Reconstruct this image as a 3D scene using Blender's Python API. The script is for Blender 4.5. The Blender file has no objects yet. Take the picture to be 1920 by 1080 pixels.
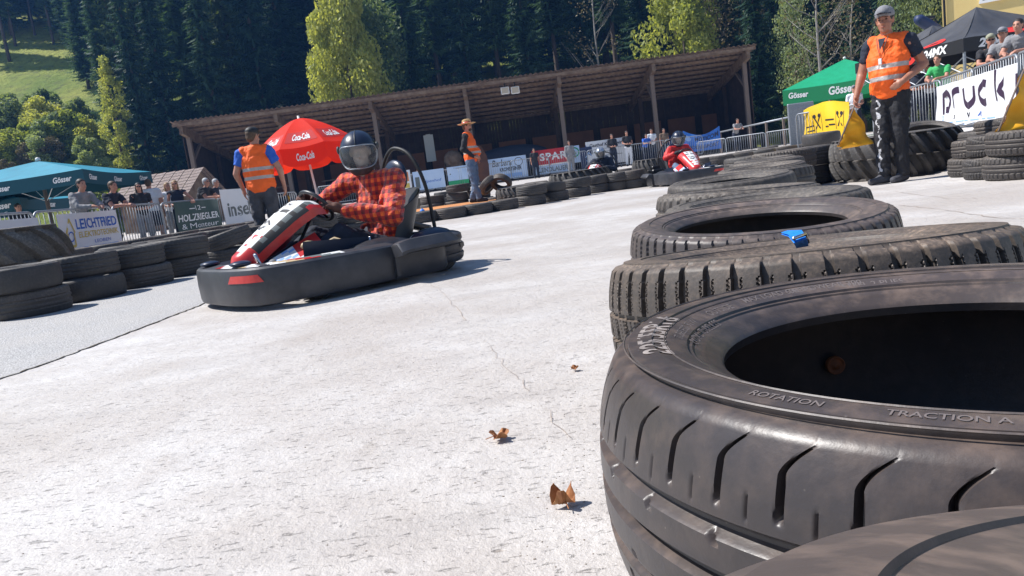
import bpy, math, random
import numpy as np
from mathutils import Vector, Matrix
R_ = math.radians
S = bpy.context.scene
COL = S.collection
# ------------------------------------------------------------------ camera
F_PX = 1400.0; CAM_H = 0.62; HOR_Y = 331.0; SLOPE = 0.134
roll = math.atan(SLOPE); pitch = math.atan((540 - HOR_Y) * math.cos(roll) / F_PX)
cF = Vector((0, math.cos(pitch), -math.sin(pitch)))
_R0 = Vector((1, 0, 0)); _U0 = Vector((0, math.sin(pitch), math.cos(pitch)))
cR = _R0 * math.cos(roll) - _U0 * math.sin(roll)
cU = _R0 * math.sin(roll) + _U0 * math.cos(roll)
CAM = Vector((0, 0, CAM_H))
cd = bpy.data.cameras.new('camera'); cam = bpy.data.objects.new('camera', cd); COL.objects.link(cam)
cd.sensor_width = 36; cd.lens = 36 * F_PX / 1920; cd.clip_start = 0.01; cd.clip_end = 2000
cam.matrix_world = Matrix(((cR.x, cU.x, -cF.x, CAM.x), (cR.y, cU.y, -cF.y, CAM.y), (cR.z, cU.z, -cF.z, CAM.z), (0, 0, 0, 1)))
S.camera = cam
# ------------------------------------------------------------------ sky and sun
SUN_EL = R_(53); SUN_AZ = R_(-78)            # azimuth from +Y towards +X
w = bpy.data.worlds.new("World"); S.world = w; w.use_nodes = True
nt = w.node_tree; bg = nt.nodes['Background']
sky = nt.nodes.new('ShaderNodeTexSky'); sky.sky_type = 'NISHITA'; sky.sun_disc = False
sky.sun_elevation = SUN_EL; sky.sun_rotation = SUN_AZ; sky.dust_density = 0.4; sky.ozone_density = 2.0
nt.links.new(sky.outputs[0], bg.inputs[0]); bg.inputs[1].default_value = 0.08
sd = bpy.data.lights.new('sun', 'SUN'); sd.energy = 5.0; sd.angle = R_(0.53); sd.color = (1, 0.97, 0.93)
sun = bpy.data.objects.new('sun', sd); COL.objects.link(sun)
sv = Vector((math.sin(SUN_AZ) * math.cos(SUN_EL), math.cos(SUN_AZ) * math.cos(SUN_EL), math.sin(SUN_EL)))
sun.rotation_euler = sv.to_track_quat('Z', 'Y').to_euler()
S.view_settings.view_transform = 'Standard'; S.view_settings.look = 'None'; S.view_settings.exposure = 0.62
S.cycles.max_bounces = 6; S.cycles.transparent_max_bounces = 12

# ------------------------------------------------------------------ helpers
def gz(x, y):
    """height of the yard"""
    def ss(t): t = min(1, max(0, t)); return t * t * (3 - 2 * t)
    z = 0.35 * ss((y - 24) / 16.0)
    b = 6.6 + 0.33 * (y - 12)
    if y > 4: z = max(z, 0.38 * ss((x - b) / 0.9))
    return z
def hz(x, y):
    """height of the hillside"""
    t = min(1, max(0, (x + 30) / 10.0)); y0 = 43 * (1 - t) + 60 * t
    d = y - y0
    if d < 0: return 0.35 + 0.05 * d
    n = 0.9 * math.sin(x * 0.09 + 1) + 0.8 * math.sin(y * 0.11 + x * 0.05)
    return 0.35 + (0.52 * d if d < 90 else 46.8 + 0.75 * (d - 90)) + n * min(1, d / 15)
def ray(px, py): return cF * F_PX + cR * (px - 960) - cU * (py - 540)
def at(px, py, Y):
    d = ray(px, py); return CAM + d * (Y / d.y)
def G(px, py):
    d = ray(px, py); z = 0.0; p = None
    for _ in range(12):
        t = (z - CAM.z) / d.z; p = CAM + d * t; z = gz(p.x, p.y)
    return Vector((p.x, p.y, z))
def XY(px, Y, pyh=None):
    """ground point at distance Y seen in column px near the horizon"""
    y = HOR_Y - SLOPE * (px - 960) if pyh is None else pyh
    p = at(px, y, Y); return Vector((p.x, p.y, gz(p.x, p.y)))

def tag(o, label=None, cat=None, group=None, kind=None):
    if label: o['label'] = label
    if cat: o['category'] = cat
    if group: o['group'] = group
    if kind: o['kind'] = kind
    return o
def empty(name, loc, rz=0, label=None, cat=None, group=None):
    o = bpy.data.objects.new(name, None); COL.objects.link(o); o.empty_display_size = 0.1
    o.location = loc; o.rotation_euler = (0, 0, rz); return tag(o, label, cat, group)
def copy_tree(o, parent=None):
    c = o.copy(); COL.objects.link(c); c.parent = parent
    for ch in list(o.children): copy_tree(ch, c)
    return c
def rot(v, a):
    c, s = math.cos(a), math.sin(a); return (v[0] * c - v[1] * s, v[0] * s + v[1] * c)

class MB:
    def __init__(s): s.v = []; s.f = []; s.m = []
    def add(s, vs, fs, mi=0, M=None):
        b = len(s.v)
        if M is not None: vs = [tuple(M @ Vector(v)) for v in vs]
        s.v.extend([tuple(v) for v in vs]); s.f.extend([tuple(i + b for i in f) for f in fs]); s.m.extend([mi] * len(fs)); return s
    def box(s, c, size, mi=0, M=None, rz=0, bev=0.0):
        x, y, z = size[0] / 2, size[1] / 2, size[2] / 2
        if bev > 0:
            b = min(bev, x * .9, y * .9, z * .9); vs = []
            for sx in (-1, 1):
                for sy in (-1, 1):
                    for sz in (-1, 1):
                        vs += [(sx * x, sy * (y - b), sz * (z - b)), (sx * (x - b), sy * y, sz * (z - b)), (sx * (x - b), sy * (y - b), sz * z)]
            def I(sx, sy, sz, k): return ((sx > 0) * 4 + (sy > 0) * 2 + (sz > 0)) * 3 + k
            fs = []
            for a in (-1, 1):
                q = [I(a, -1, -1, 0), I(a, 1, -1, 0), I(a, 1, 1, 0), I(a, -1, 1, 0)]; fs.append(q if a > 0 else q[::-1])
                q = [I(-1, a, -1, 1), I(1, a, -1, 1), I(1, a, 1, 1), I(-1, a, 1, 1)]; fs.append(q[::-1] if a > 0 else q)
                q = [I(-1, -1, a, 2), I(1, -1, a, 2), I(1, 1, a, 2), I(-1, 1, a, 2)]; fs.append(q if a > 0 else q[::-1])
            for a in (-1, 1):
                for c_ in (-1, 1):
                    fs.append([I(a, c_, -1, 0), I(a, c_, 1, 0), I(a, c_, 1, 1), I(a, c_, -1, 1)])
                    fs.append([I(a, -1, c_, 0), I(a, 1, c_, 0), I(a, 1, c_, 2), I(a, -1, c_, 2)])
                    fs.append([I(-1, a, c_, 1), I(1, a, c_, 1), I(1, a, c_, 2), I(-1, a, c_, 2)])
                    for d in (-1, 1): fs.append([I(a, c_, d, 0), I(a, c_, d, 1), I(a, c_, d, 2)])
        else:
            vs = [(-x, -y, -z), (x, -y, -z), (x, y, -z), (-x, y, -z), (-x, -y, z), (x, -y, z), (x, y, z), (-x, y, z)]
            fs = [(0, 3, 2, 1), (4, 5, 6, 7), (0, 1, 5, 4), (1, 2, 6, 5), (2, 3, 7, 6), (3, 0, 4, 7)]
        vs = [(rot(v, rz)[0] + c[0], rot(v, rz)[1] + c[1], v[2] + c[2]) for v in vs]
        return s.add(vs, fs, mi, M)
    def beam(s, a, b, wd, ht, mi=0):
        a = Vector(a); b = Vector(b); d = (b - a).normalized()
        up = Vector((0, 0, 1)) if abs(d.z) < .95 else Vector((0, 1, 0))
        sd_ = d.cross(up).normalized(); u = sd_.cross(d)
        vs = [tuple(p + sd_ * (i * wd / 2) + u * (j * ht / 2)) for p in (a, b) for i, j in ((-1, -1), (1, -1), (1, 1), (-1, 1))]
        return s.add(vs, [(3, 2, 1, 0), (4, 5, 6, 7), (0, 1, 5, 4), (1, 2, 6, 5), (2, 3, 7, 6), (3, 0, 4, 7)], mi)
    def tube(s, pts, r, n=8, mi=0, caps=True, closed=False, sq=None):
        pts = [Vector(p) for p in pts]; k = len(pts)
        rr = r if hasattr(r, '__len__') else [r] * k
        vs = []; prev = None
        for i, p in enumerate(pts):
            if closed: d = pts[(i + 1) % k] - pts[(i - 1) % k]
            else: d = pts[min(i + 1, k - 1)] - pts[max(i - 1, 0)]
            d.normalize()
            if prev is None:
                up = Vector((0, 0, 1)) if abs(d.z) < .9 else Vector((1, 0, 0)); a = d.cross(up).normalized()
            else:
                a = prev - d * prev.dot(d); a.normalize()
            prev = a; b = d.cross(a)
            for j in range(n):
                t = 2 * math.pi * j / n; f = sq or (1, 1)
                vs.append(tuple(p + (a * math.cos(t) * f[0] + b * math.sin(t) * f[1]) * rr[i]))
        fs = []
        for i in range(k if closed else k - 1):
            for j in range(n):
                a0 = i * n + j; a1 = i * n + (j + 1) % n; b0 = ((i + 1) % k) * n + j; b1 = ((i + 1) % k) * n + (j + 1) % n
                fs.append((a0, a1, b1, b0))
        if caps and not closed: fs.append(tuple(range(n))[::-1]); fs.append(tuple((k - 1) * n + j for j in range(n)))
        return s.add(vs, fs, mi)
    def lathe(s, prof, n=24, mi=0, M=None, close=False, zfun=None):
        vs = []; fs = []; k = len(prof)
        for j in range(n):
            t = 2 * math.pi * j / n
            for r, z in prof: vs.append((r * math.cos(t), r * math.sin(t), z))
        for j in range(n):
            for i in range(k if close else k - 1):
                a = j * k + i; b = j * k + (i + 1) % k; c = ((j + 1) % n) * k + (i + 1) % k; d = ((j + 1) % n) * k + i
                fs.append((a, d, c, b))
        return s.add(vs, fs, mi, M)
    def ell(s, c, r, n=16, mi=0, M=None):
        m = n // 2; vs = []; fs = []
        for i in range(m + 1):
            ph = math.pi * i / m
            for j in range(n):
                t = 2 * math.pi * j / n
                vs.append((c[0] + r[0] * math.sin(ph) * math.cos(t), c[1] + r[1] * math.sin(ph) * math.sin(t), c[2] + r[2] * math.cos(ph)))
        for i in range(m):
            for j in range(n): fs.append((i * n + j, (i + 1) * n + j, (i + 1) * n + (j + 1) % n, i * n + (j + 1) % n))
        return s.add(vs, fs, mi, M)
    def grid(s, fn, nu, nv, mi=0, mfn=None, thick=None):
        """fn(u,v)->Vector ; u,v in 0..1"""
        b = len(s.v)
        for j in range(nv + 1):
            for i in range(nu + 1): s.v.append(tuple(fn(i / nu, j / nv)))
        for j in range(nv):
            for i in range(nu):
                a = b + j * (nu + 1) + i
                s.f.append((a, a + 1, a + nu + 2, a + nu + 1)); s.m.append(mfn((i + .5) / nu, (j + .5) / nv) if mfn else mi)
        return s
    def build(s, name, mats, parent=None, smooth=False, loc=None, angle=None):
        me = bpy.data.meshes.new(name); me.from_pydata(s.v, [], s.f)
        if not isinstance(mats, (list, tuple)): mats = [mats]
        for m in mats: me.materials.append(m)
        if max(s.m, default=0) > 0: me.polygons.foreach_set('material_index', s.m)
        if smooth: me.polygons.foreach_set('use_smooth', [True] * len(me.polygons))
        me.update()
        if angle:
            try: me.set_sharp_from_angle(angle=R_(angle))
            except Exception: pass
        o = bpy.data.objects.new(name, me); COL.objects.link(o); o.parent = parent
        if loc is not None: o.location = loc
        return o

# ------------------------------------------------------------------ materials
def mat(name, c, rough=0.7, metal=0.0, c2=None, scale=8.0, bump=0.0, bscale=None, spec=0.5, detail=6, dist=0.02, lo=.35, hi=.65, emis=None, coat=0, coord='Object', sheen=0):
    m = bpy.data.materials.new(name); m.use_nodes = True; n = m.node_tree; b = n.nodes['Principled BSDF']
    b.inputs['Base Color'].default_value = (*c, 1); b.inputs['Roughness'].default_value = rough; b.inputs['Metallic'].default_value = metal
    b.inputs['Specular IOR Level'].default_value = spec; b.inputs['Coat Weight'].default_value = coat
    if sheen: b.inputs['Sheen Weight'].default_value = sheen
    tc = n.nodes.new('ShaderNodeTexCoord')
    if c2 is not None:
        nz = n.nodes.new('ShaderNodeTexNoise'); nz.inputs['Scale'].default_value = scale; nz.inputs['Detail'].default_value = detail; nz.inputs['Roughness'].default_value = .6
        n.links.new(tc.outputs[coord], nz.inputs['Vector'])
        rp = n.nodes.new('ShaderNodeValToRGB'); rp.color_ramp.elements[0].position = lo; rp.color_ramp.elements[1].position = hi
        rp.color_ramp.elements[0].color = (*c, 1); rp.color_ramp.elements[1].color = (*c2, 1)
        n.links.new(nz.outputs[0], rp.inputs[0]); n.links.new(rp.outputs[0], b.inputs['Base Color'])
    if bump:
        nb = n.nodes.new('ShaderNodeTexNoise'); nb.inputs['Scale'].default_value = bscale or scale * 3; nb.inputs['Detail'].default_value = 6
        n.links.new(tc.outputs[coord], nb.inputs['Vector'])
        bp = n.nodes.new('ShaderNodeBump'); bp.inputs['Strength'].default_value = bump; bp.inputs['Distance'].default_value = dist
        n.links.new(nb.outputs[0], bp.inputs['Height']); n.links.new(bp.outputs[0], b.inputs['Normal'])
    return m
class NT:
    """small node-graph writer"""
    def __init__(s, m): s.n = m.node_tree.nodes; s.l = m.node_tree.links; s.b = s.n['Principled BSDF']; s.tc = s.n.new('ShaderNodeTexCoord')
    def noise(s, scale, detail=5, rough=.6, vec=None, dim=None, dist=0):
        x = s.n.new('ShaderNodeTexNoise'); x.inputs['Scale'].default_value = scale; x.inputs['Detail'].default_value = detail; x.inputs['Roughness'].default_value = rough
        x.inputs['Distortion'].default_value = dist
        s.l.new(vec or s.tc.outputs['Object'], x.inputs['Vector']); return x.outputs[0]
    def voro(s, scale, feature='F1', vec=None, rnd=1, out=0):
        x = s.n.new('ShaderNodeTexVoronoi'); x.feature = feature; x.inputs['Scale'].default_value = scale; x.inputs['Randomness'].default_value = rnd
        s.l.new(vec or s.tc.outputs['Object'], x.inputs['Vector']); return x.outputs[out]
    def ramp(s, v, stops):
        x = s.n.new('ShaderNodeValToRGB'); e = x.color_ramp.elements
        while len(e) < len(stops): e.new(.5)
        for k, (p, c) in enumerate(stops): e[k].position = p; e[k].color = (*c, 1) if hasattr(c, '__len__') else (c, c, c, 1)
        s.l.new(v, x.inputs[0]); return x.outputs[0]
    def mix(s, f, a, b, mode='MIX'):
        x = s.n.new('ShaderNodeMix'); x.data_type = 'RGBA'; x.blend_type = mode
        for k, v in ((0, f), (6, a), (7, b)):
            if isinstance(v, (int, float)): x.inputs[k].default_value = v
            elif isinstance(v, tuple): x.inputs[k].default_value = (*v, 1)
            else: s.l.new(v, x.inputs[k])
        return x.outputs[2]
    def math(s, op, a, b=0.0, c=None):
        x = s.n.new('ShaderNodeMath'); x.operation = op
        for k, v in enumerate((a, b) if c is None else (a, b, c)):
            if isinstance(v, (int, float)): x.inputs[k].default_value = v
            else: s.l.new(v, x.inputs[k])
        return x.outputs[0]
    def sep(s, v=None):
        x = s.n.new('ShaderNodeSeparateXYZ'); s.l.new(v or s.tc.outputs['Object'], x.inputs[0]); return x.outputs
    def mapping(s, sc=(1, 1, 1), rotz=0, vec=None):
        x = s.n.new('ShaderNodeMapping'); x.inputs['Scale'].default_value = sc; x.inputs['Rotation'].default_value = (0, 0, rotz)
        s.l.new(vec or s.tc.outputs['Object'], x.inputs[0]); return x.outputs[0]
    def bump(s, h, strength=.5, dist=.01, normal=None):
        x = s.n.new('ShaderNodeBump'); x.inputs['Strength'].default_value = strength; x.inputs['Distance'].default_value = dist
        s.l.new(h, x.inputs['Height'])
        if normal is not None: s.l.new(normal, x.inputs['Normal'])
        return x.outputs[0]
    def to(s, name, v):
        if isinstance(v, (int, float)): s.b.inputs[name].default_value = v
        else: s.l.new(v, s.b.inputs[name])
def newmat(name, rough=.7):
    m = bpy.data.materials.new(name); m.use_nodes = True; m.node_tree.nodes['Principled BSDF'].inputs['Roughness'].default_value = rough; return m, NT(m)

def rubber(name, base, dust, amount=.5, rough=.62, scale=9, bump=.25):
    m, t = newmat(name, rough)
    geo = t.n.new('ShaderNodeNewGeometry'); nz = t.sep(geo.outputs['Normal'])[2]
    up = t.ramp(nz, [(.0, 0.25), (.9, 1.0)])
    n1 = t.noise(scale, 8, .65); d1 = t.ramp(n1, [(.38, 0.0), (.68, 1.0)])
    n2 = t.noise(scale * 14, 4, .6); d2 = t.ramp(n2, [(.45, 0.35), (.7, 1.0)])
    f = t.math('MULTIPLY', t.math('MULTIPLY', up, t.math('ADD', t.math('MULTIPLY', d1, .65), .35)), t.math('MULTIPLY', d2, amount))
    col = t.mix(f, base, dust)
    oi_ = t.n.new('ShaderNodeObjectInfo'); col = t.mix(t.math('MULTIPLY', oi_.outputs['Random'], .32), col, t.mix(1.0, col, (1.9, 1.75, 1.6), 'MULTIPLY'))
    sp = t.voro(60); spk = t.ramp(sp, [(.0, 1.0), (.06, 0.0)])
    col = t.mix(t.math('MULTIPLY', spk, .35), col, (.35, .3, .25))
    t.to('Base Color', col)
    t.to('Roughness', t.math('ADD', t.math('MULTIPLY', n1, .25), rough - .12))
    nb = t.noise(scale * 22, 5, .6)
    t.to('Normal', t.bump(t.math('ADD', nb, t.math('MULTIPLY', n1, 1.5)), bump, .002))
    return m
M = {}
M['rub_t1'] = rubber('worn_glossy_rubber', (.026, .024, .027), (.30, .215, .165), .50, .40, 3)
M['rub_near'] = rubber('worn_rubber_dusty', (.040, .036, .038), (.34, .25, .20), .62, .48, 3)
M['rub_win'] = rubber('winter_rubber_dusty', (.032, .029, .028), (.32, .24, .18), .75, .56)
M['rub'] = rubber('tyre_rubber', (.030, .028, .029), (.32, .27, .22), .7, .62, 5)
M['rub_dark'] = rubber('tyre_rubber_dark', (.026, .026, .028), (.30, .26, .22), .6, .62, 4)
M['rub_tractor'] = rubber('tractor_rubber', (.04, .037, .034), (.42, .36, .29), .95, .7, 3)
M['ink'] = mat('raised_lettering', (.17, .14, .13), .6)
M['inkpale'] = mat('pale_raised_lettering', (.36, .31, .28), .7, c2=(.20, .17, .155), scale=60)
M['blk'] = mat('black_plastic', (.018, .018, .022), .42, c2=(.03, .03, .035), scale=20, bump=.1, dist=.002)
M['kartplastic'] = mat('scuffed_grey_black_plastic', (.025, .026, .032), .45, c2=(.05, .05, .056), scale=7, bump=.3, bscale=60, dist=.0015)
M['dark'] = mat('dark_metal', (.02, .02, .022), .4, .6)
M['chrome'] = mat('bare_metal', (.6, .6, .62), .25, 1)
M['galv'] = mat('galvanised_steel', (.26, .28, .31), .5, .5, c2=(.36, .38, .41), scale=30)
M['white'] = mat('white_paint', (.75, .75, .74), .4)
M['red'] = mat('red_gloss_plastic', (.5, .018, .02), .3, c2=(.62, .04, .03), scale=12, coat=.3)
M['redcloth'] = mat('red_canvas', (.9, .035, .014), .75, c2=(.82, .03, .012), scale=6)
def translucent(m, c, f=.4):
    n = m.node_tree; b = n.nodes['Principled BSDF']; tr = n.nodes.new('ShaderNodeBsdfTranslucent'); tr.inputs[0].default_value = (*c, 1); ms = n.nodes.new('ShaderNodeMixShader'); ms.inputs[0].default_value = f
    n.links.new(b.outputs[0], ms.inputs[1]); n.links.new(tr.outputs[0], ms.inputs[2]); n.links.new(ms.outputs[0], n.nodes['Material Output'].inputs[0])
translucent(M['redcloth'], (.95, .06, .02), .5)
M['reddark'] = mat('dark_red_canvas', (.5, .01, .008), .75)
M['navy'] = mat('navy_cloth', (.012, .016, .032), .85, c2=(.02, .026, .045), scale=12, bump=.3, dist=.01)
M['blackcloth'] = mat('black_cloth', (.014, .014, .018), .85, c2=(.028, .028, .034), scale=10, bump=.4, dist=.01)
M['blue'] = mat('royal_blue_cloth', (.02, .10, .48), .8, c2=(.03, .13, .55), scale=10, bump=.3, dist=.01)
M['jeans'] = mat('blue_denim', (.08, .13, .22), .85, c2=(.14, .2, .3), scale=9, bump=.3, dist=.01)
M['greytrs'] = mat('dark_grey_trousers', (.045, .045, .055), .85, c2=(.075, .075, .085), scale=9, bump=.4, dist=.01)
M['whitecloth'] = mat('white_cloth', (.72, .73, .76), .85, c2=(.62, .63, .68), scale=7, bump=.3, dist=.01)
M['greycloth'] = mat('grey_cloth', (.2, .2, .21), .85, c2=(.26, .26, .27), scale=9)
M['greencloth'] = mat('green_cloth', (.05, .4, .12), .85)
M['skin'] = mat('skin', (.5, .25, .17), .55, c2=(.42, .19, .13), scale=14)
M['skin_tan'] = mat('tanned_skin', (.42, .19, .12), .5, c2=(.34, .14, .085), scale=14)
M['hair_dk'] = mat('dark_hair', (.015, .011, .009), .6, c2=(.035, .025, .02), scale=40)
M['hair_gr'] = mat('grey_hair', (.5, .5, .5), .7, c2=(.35, .35, .35), scale=40)
M['hair_bl'] = mat('blond_hair', (.32, .2, .09), .6, c2=(.2, .11, .05), scale=40)
M['hair_br'] = mat('brown_hair', (.06, .032, .018), .6, c2=(.1, .06, .03), scale=40)
M['eye'] = mat('dark_eye', (.01, .008, .008), .3)
M['brow'] = mat('eyebrow', (.05, .025, .015), .8)
M['lip'] = mat('lips', (.3, .09, .07), .5)
M['straw'] = mat('straw', (.62, .42, .2), .8, c2=(.45, .28, .12), scale=40)
M['yellow'] = mat('yellow_flag_cloth', (.85, .42, .012), .7, c2=(.78, .36, .01), scale=5)
M['yellowban'] = mat('yellow_banner', (.85, .53, .015), .6)
M['glove'] = mat('brown_work_glove', (.12, .045, .03), .8, c2=(.08, .03, .02), scale=20)
M['glovecuff'] = mat('pale_glove', (.6, .5, .38), .8)
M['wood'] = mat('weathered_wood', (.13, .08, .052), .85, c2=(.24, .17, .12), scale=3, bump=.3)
M['wood_shaded'] = mat('shade_darkened_boards', (.035, .02, .014), .9, c2=(.06, .034, .022), scale=2, bump=.3)  # dark wood, darkened further: the shed's inner shade is put into the colour
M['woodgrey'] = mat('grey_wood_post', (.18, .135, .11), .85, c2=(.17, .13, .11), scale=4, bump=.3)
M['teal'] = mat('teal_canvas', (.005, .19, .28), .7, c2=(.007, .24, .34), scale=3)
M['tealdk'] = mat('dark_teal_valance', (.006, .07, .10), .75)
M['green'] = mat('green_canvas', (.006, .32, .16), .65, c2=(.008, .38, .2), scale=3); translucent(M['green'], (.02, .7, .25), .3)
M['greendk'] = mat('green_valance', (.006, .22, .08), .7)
M['tentblk'] = mat('black_tent_canvas', (.05, .05, .055), .55, c2=(.075, .075, .08), scale=2, bump=.2, dist=.03)
M['tentvis'] = mat('black_valance', (.012, .012, .014), .6)
M['strap'] = mat('blue_ratchet_strap', (.01, .2, .75), .5, c2=(.02, .28, .85), scale=60)
M['banwhite'] = mat('white_banner', (.72, .73, .76), .55)
M['bangreen'] = mat('dark_green_banner', (.02, .06, .055), .55)
M['banlight'] = mat('pale_blue_banner', (.42, .56, .78), .55, c2=(.5, .62, .8), scale=2)
M['banblue'] = mat('blue_banner', (.02, .12, .5), .55, c2=(.04, .2, .65), scale=2)
M['bannavy'] = mat('navy_banner', (.02, .035, .1), .55)
M['banred'] = mat('red_banner', (.5, .02, .03), .55)
M['tblack'] = mat('black_print', (.015, .013, .02), .6)
M['tpurple'] = mat('dark_purple_print', (.035, .015, .045), .6)
M['tblue'] = mat('blue_print', (.02, .12, .5), .6)
M['tgold'] = mat('gold_print', (.6, .45, .1), .6)
M['twhite'] = mat('white_print', (.8, .8, .8), .6)
M['tgrey'] = mat('grey_print', (.12, .14, .14), .6)
M['tred'] = mat('red_print', (.65, .03, .02), .6)
M['tgreen'] = mat('green_print', (.02, .3, .12), .6)
M['tlblue'] = mat('light_blue_print', (.25, .42, .75), .6)
M['torange'] = mat('orange_print', (.7, .22, .05), .6)
M['bark'] = mat('bark', (.07, .05, .04), .9, c2=(.13, .1, .085), scale=4, bump=.5)
M['barkpale'] = mat('pale_bark', (.35, .33, .3), .9, c2=(.2, .18, .16), scale=4)
M['yellowwall'] = mat('yellow_render', (.72, .55, .22), .85, c2=(.68, .5, .19), scale=1, bump=.2, bscale=30, dist=.005)
M['glass'] = mat('dark_window_glass', (.03, .04, .06), .08, spec=.8)
M['shingle'] = mat('grey_brown_shingles', (.22, .16, .14), .85, c2=(.3, .24, .21), scale=8, bump=.4)
M['leafdry'] = mat('dry_brown_leaf', (.28, .10, .035), .7, c2=(.42, .2, .08), scale=40, bump=.4, dist=.003)
M['rust'] = mat('rusty_valve', (.4, .13, .05), .6, c2=(.25, .08, .03), scale=60)

# plaid shirt
m, t = newmat('red_orange_plaid_shirt', .8)
xs, ys, zs = t.sep()
a = t.math('SUBTRACT', ys, t.math('MULTIPLY', xs, .75))
def bands(t, v, per, wd, off=0):
    f = t.math('FRACT', t.math('ADD', t.math('DIVIDE', v, per), 50 + off)); return t.math('LESS_THAN', f, wd)
b1 = bands(t, a, .062, .5); b2 = bands(t, zs, .062, .5)
dk = t.math('ADD', t.math('MULTIPLY', b1, .5), t.math('MULTIPLY', b2, .5))
col = t.ramp(dk, [(.0, (.98, .15, .02)), (.5, (.50, .026, .018)), (1.0, (.14, .012, .016))])
l1 = bands(t, a, .031, .16, .3); l2 = bands(t, zs, .031, .16, .3)
col = t.mix(t.math('MULTIPLY', t.math('MAXIMUM', l1, l2), .5), col, (.5, .03, .02))
t.to('Base Color', col); t.to('Sheen Weight', .3); t.to('Normal', t.bump(t.noise(9, 4), .9, .03)); M['plaid'] = m
# hi-vis vest with two reflective bands (bands are heights on the garment)
def vestmat(name, bandz):
    m, t = newmat(name, .65); x, y, z = t.sep(); msk = None
    for z0, z1 in bandz:
        q = t.math('MULTIPLY', t.math('GREATER_THAN', z, z0), t.math('LESS_THAN', z, z1)); msk = q if msk is None else t.math('MAXIMUM', msk, q)
    t.to('Base Color', t.mix(msk, t.mix(t.noise(4), (1.0, .16, .012), (.95, .12, .01)), (.42, .38, .36)))
    t.to('Roughness', t.math('SUBTRACT', .7, t.math('MULTIPLY', msk, .3)))
    t.to('Normal', t.bump(t.noise(7, 3, .5), .8, .04)); return m
M['vest'] = vestmat('orange_hi_vis_vest', [(1.06, 1.105), (1.18, 1.225)])
# flagman's trousers with a white printed squiggle down the front of the legs
m, t = newmat('black_track_trousers', .8)
x, y, z = t.sep(); wv = t.math('ADD', t.math('MULTIPLY', t.math('SINE', t.math('MULTIPLY', z, 55)), .012), t.math('MULTIPLY', t.noise(14, 3), .09))
d_ = t.math('ABSOLUTE', t.math('SUBTRACT', t.math('ADD', x, wv), .135)); ln = t.math('MULTIPLY', t.math('LESS_THAN', d_, .012), t.math('GREATER_THAN', t.noise(22, 3), .47))
fr = t.math('GREATER_THAN', y, .0)
t.to('Base Color', t.mix(t.math('MULTIPLY', ln, fr), (.016, .016, .02), (.5, .5, .52))); t.to('Normal', t.bump(t.noise(9, 4), .7, .03)); M['trackpants'] = m
# concrete
m, t = newmat('pale_worn_concrete', .55)
v = t.mapping((1, 1, 1))
n1 = t.noise(.6, 8, .62); n2 = t.noise(4.5, 8, .7); n3 = t.noise(38, 5, .7)
base = t.mix(t.ramp(n1, [(.35, 0.0), (.65, 1.0)]), (.49, .445, .405), (.69, .665, .64))
base = t.mix(t.math('MULTIPLY', t.ramp(n2, [(.42, 0.0), (.62, 1.0)]), .5), base, (.44, .40, .37))
wz = t.noise(3.5, 6, .7, dist=1.2)
crk = t.ramp(t.voro(9, 'DISTANCE_TO_EDGE', vec=None), [(.0, 1.0), (.018, 0.0)])
vm = t.mapping((1, 2.6, 1), R_(12)); n3b = t.noise(26, 6, .75, vec=vm, dist=.6); pit = t.ramp(n3b, [(.345, 1.0), (.405, 0.0)])
pm = t.math('MULTIPLY', pit, t.ramp(wz, [(.45, 0.0), (.60, 1.0)]))
base = t.mix(t.math('MULTIPLY', pm, .5), base, (.24, .19, .15))
vv_ = t.mapping((1, 2.2, 1), R_(-8)); cav = t.math('MULTIPLY', t.ramp(t.voro(7.5, vec=vv_), [(.05, 1.0), (.10, 0.0)]), t.ramp(t.noise(5.5, 4), [(.52, 0.0), (.56, 1.0)]))
base = t.mix(t.math('MULTIPLY', cav, .55), base, (.24, .18, .14))
big = t.ramp(t.noise(.55, 6, .62, dist=.6), [(.44, 0.0), (.62, 1.0)]); base = t.mix(t.math('MULTIPLY', big, .55), base, (.43, .375, .33)); rub_ = t.ramp(t.noise(1.1, 5, .6, vec=t.mapping((.35, 2.4, 1), R_(-28))), [(.55, 0.0), (.75, 1.0)]); base = t.mix(t.math('MULTIPLY', rub_, .35), base, (.30, .28, .27))
st = t.ramp(t.noise(1.7, 7, .75, dist=.8), [(.60, 0.0), (.70, 1.0)])
base = t.mix(t.math('MULTIPLY', st, .28), base, (.26, .20, .15))
t.to('Base Color', base)
h_ = t.math('ADD', t.math('MULTIPLY', n2, 1.6), t.math('MULTIPLY', t.noise(60, 4, .7), .5)); h_ = t.math('SUBTRACT', h_, t.math('ADD', t.math('MULTIPLY', pit, .45), t.math('MULTIPLY', cav, .6)))
t.to('Normal', t.bump(h_, .75, .012)); t.to('Roughness', t.math('ADD', t.math('MULTIPLY', n2, .3), .36)); M['concrete'] = m
# asphalt
m, t = newmat('grey_asphalt', .8)
sp = t.voro(95); n1 = t.noise(2, 6)
c = t.mix(t.ramp(sp, [(.18, 0.0), (.62, 1.0)]), (.60, .59, .58), (.27, .262, .255))
c = t.mix(t.math('MULTIPLY', t.ramp(n1, [(.35, 0.0), (.65, 1.0)]), .4), c, (.44, .41, .38))
t.to('Base Color', c); t.to('Normal', t.bump(sp, .7, .006)); M['asphalt'] = m
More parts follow.
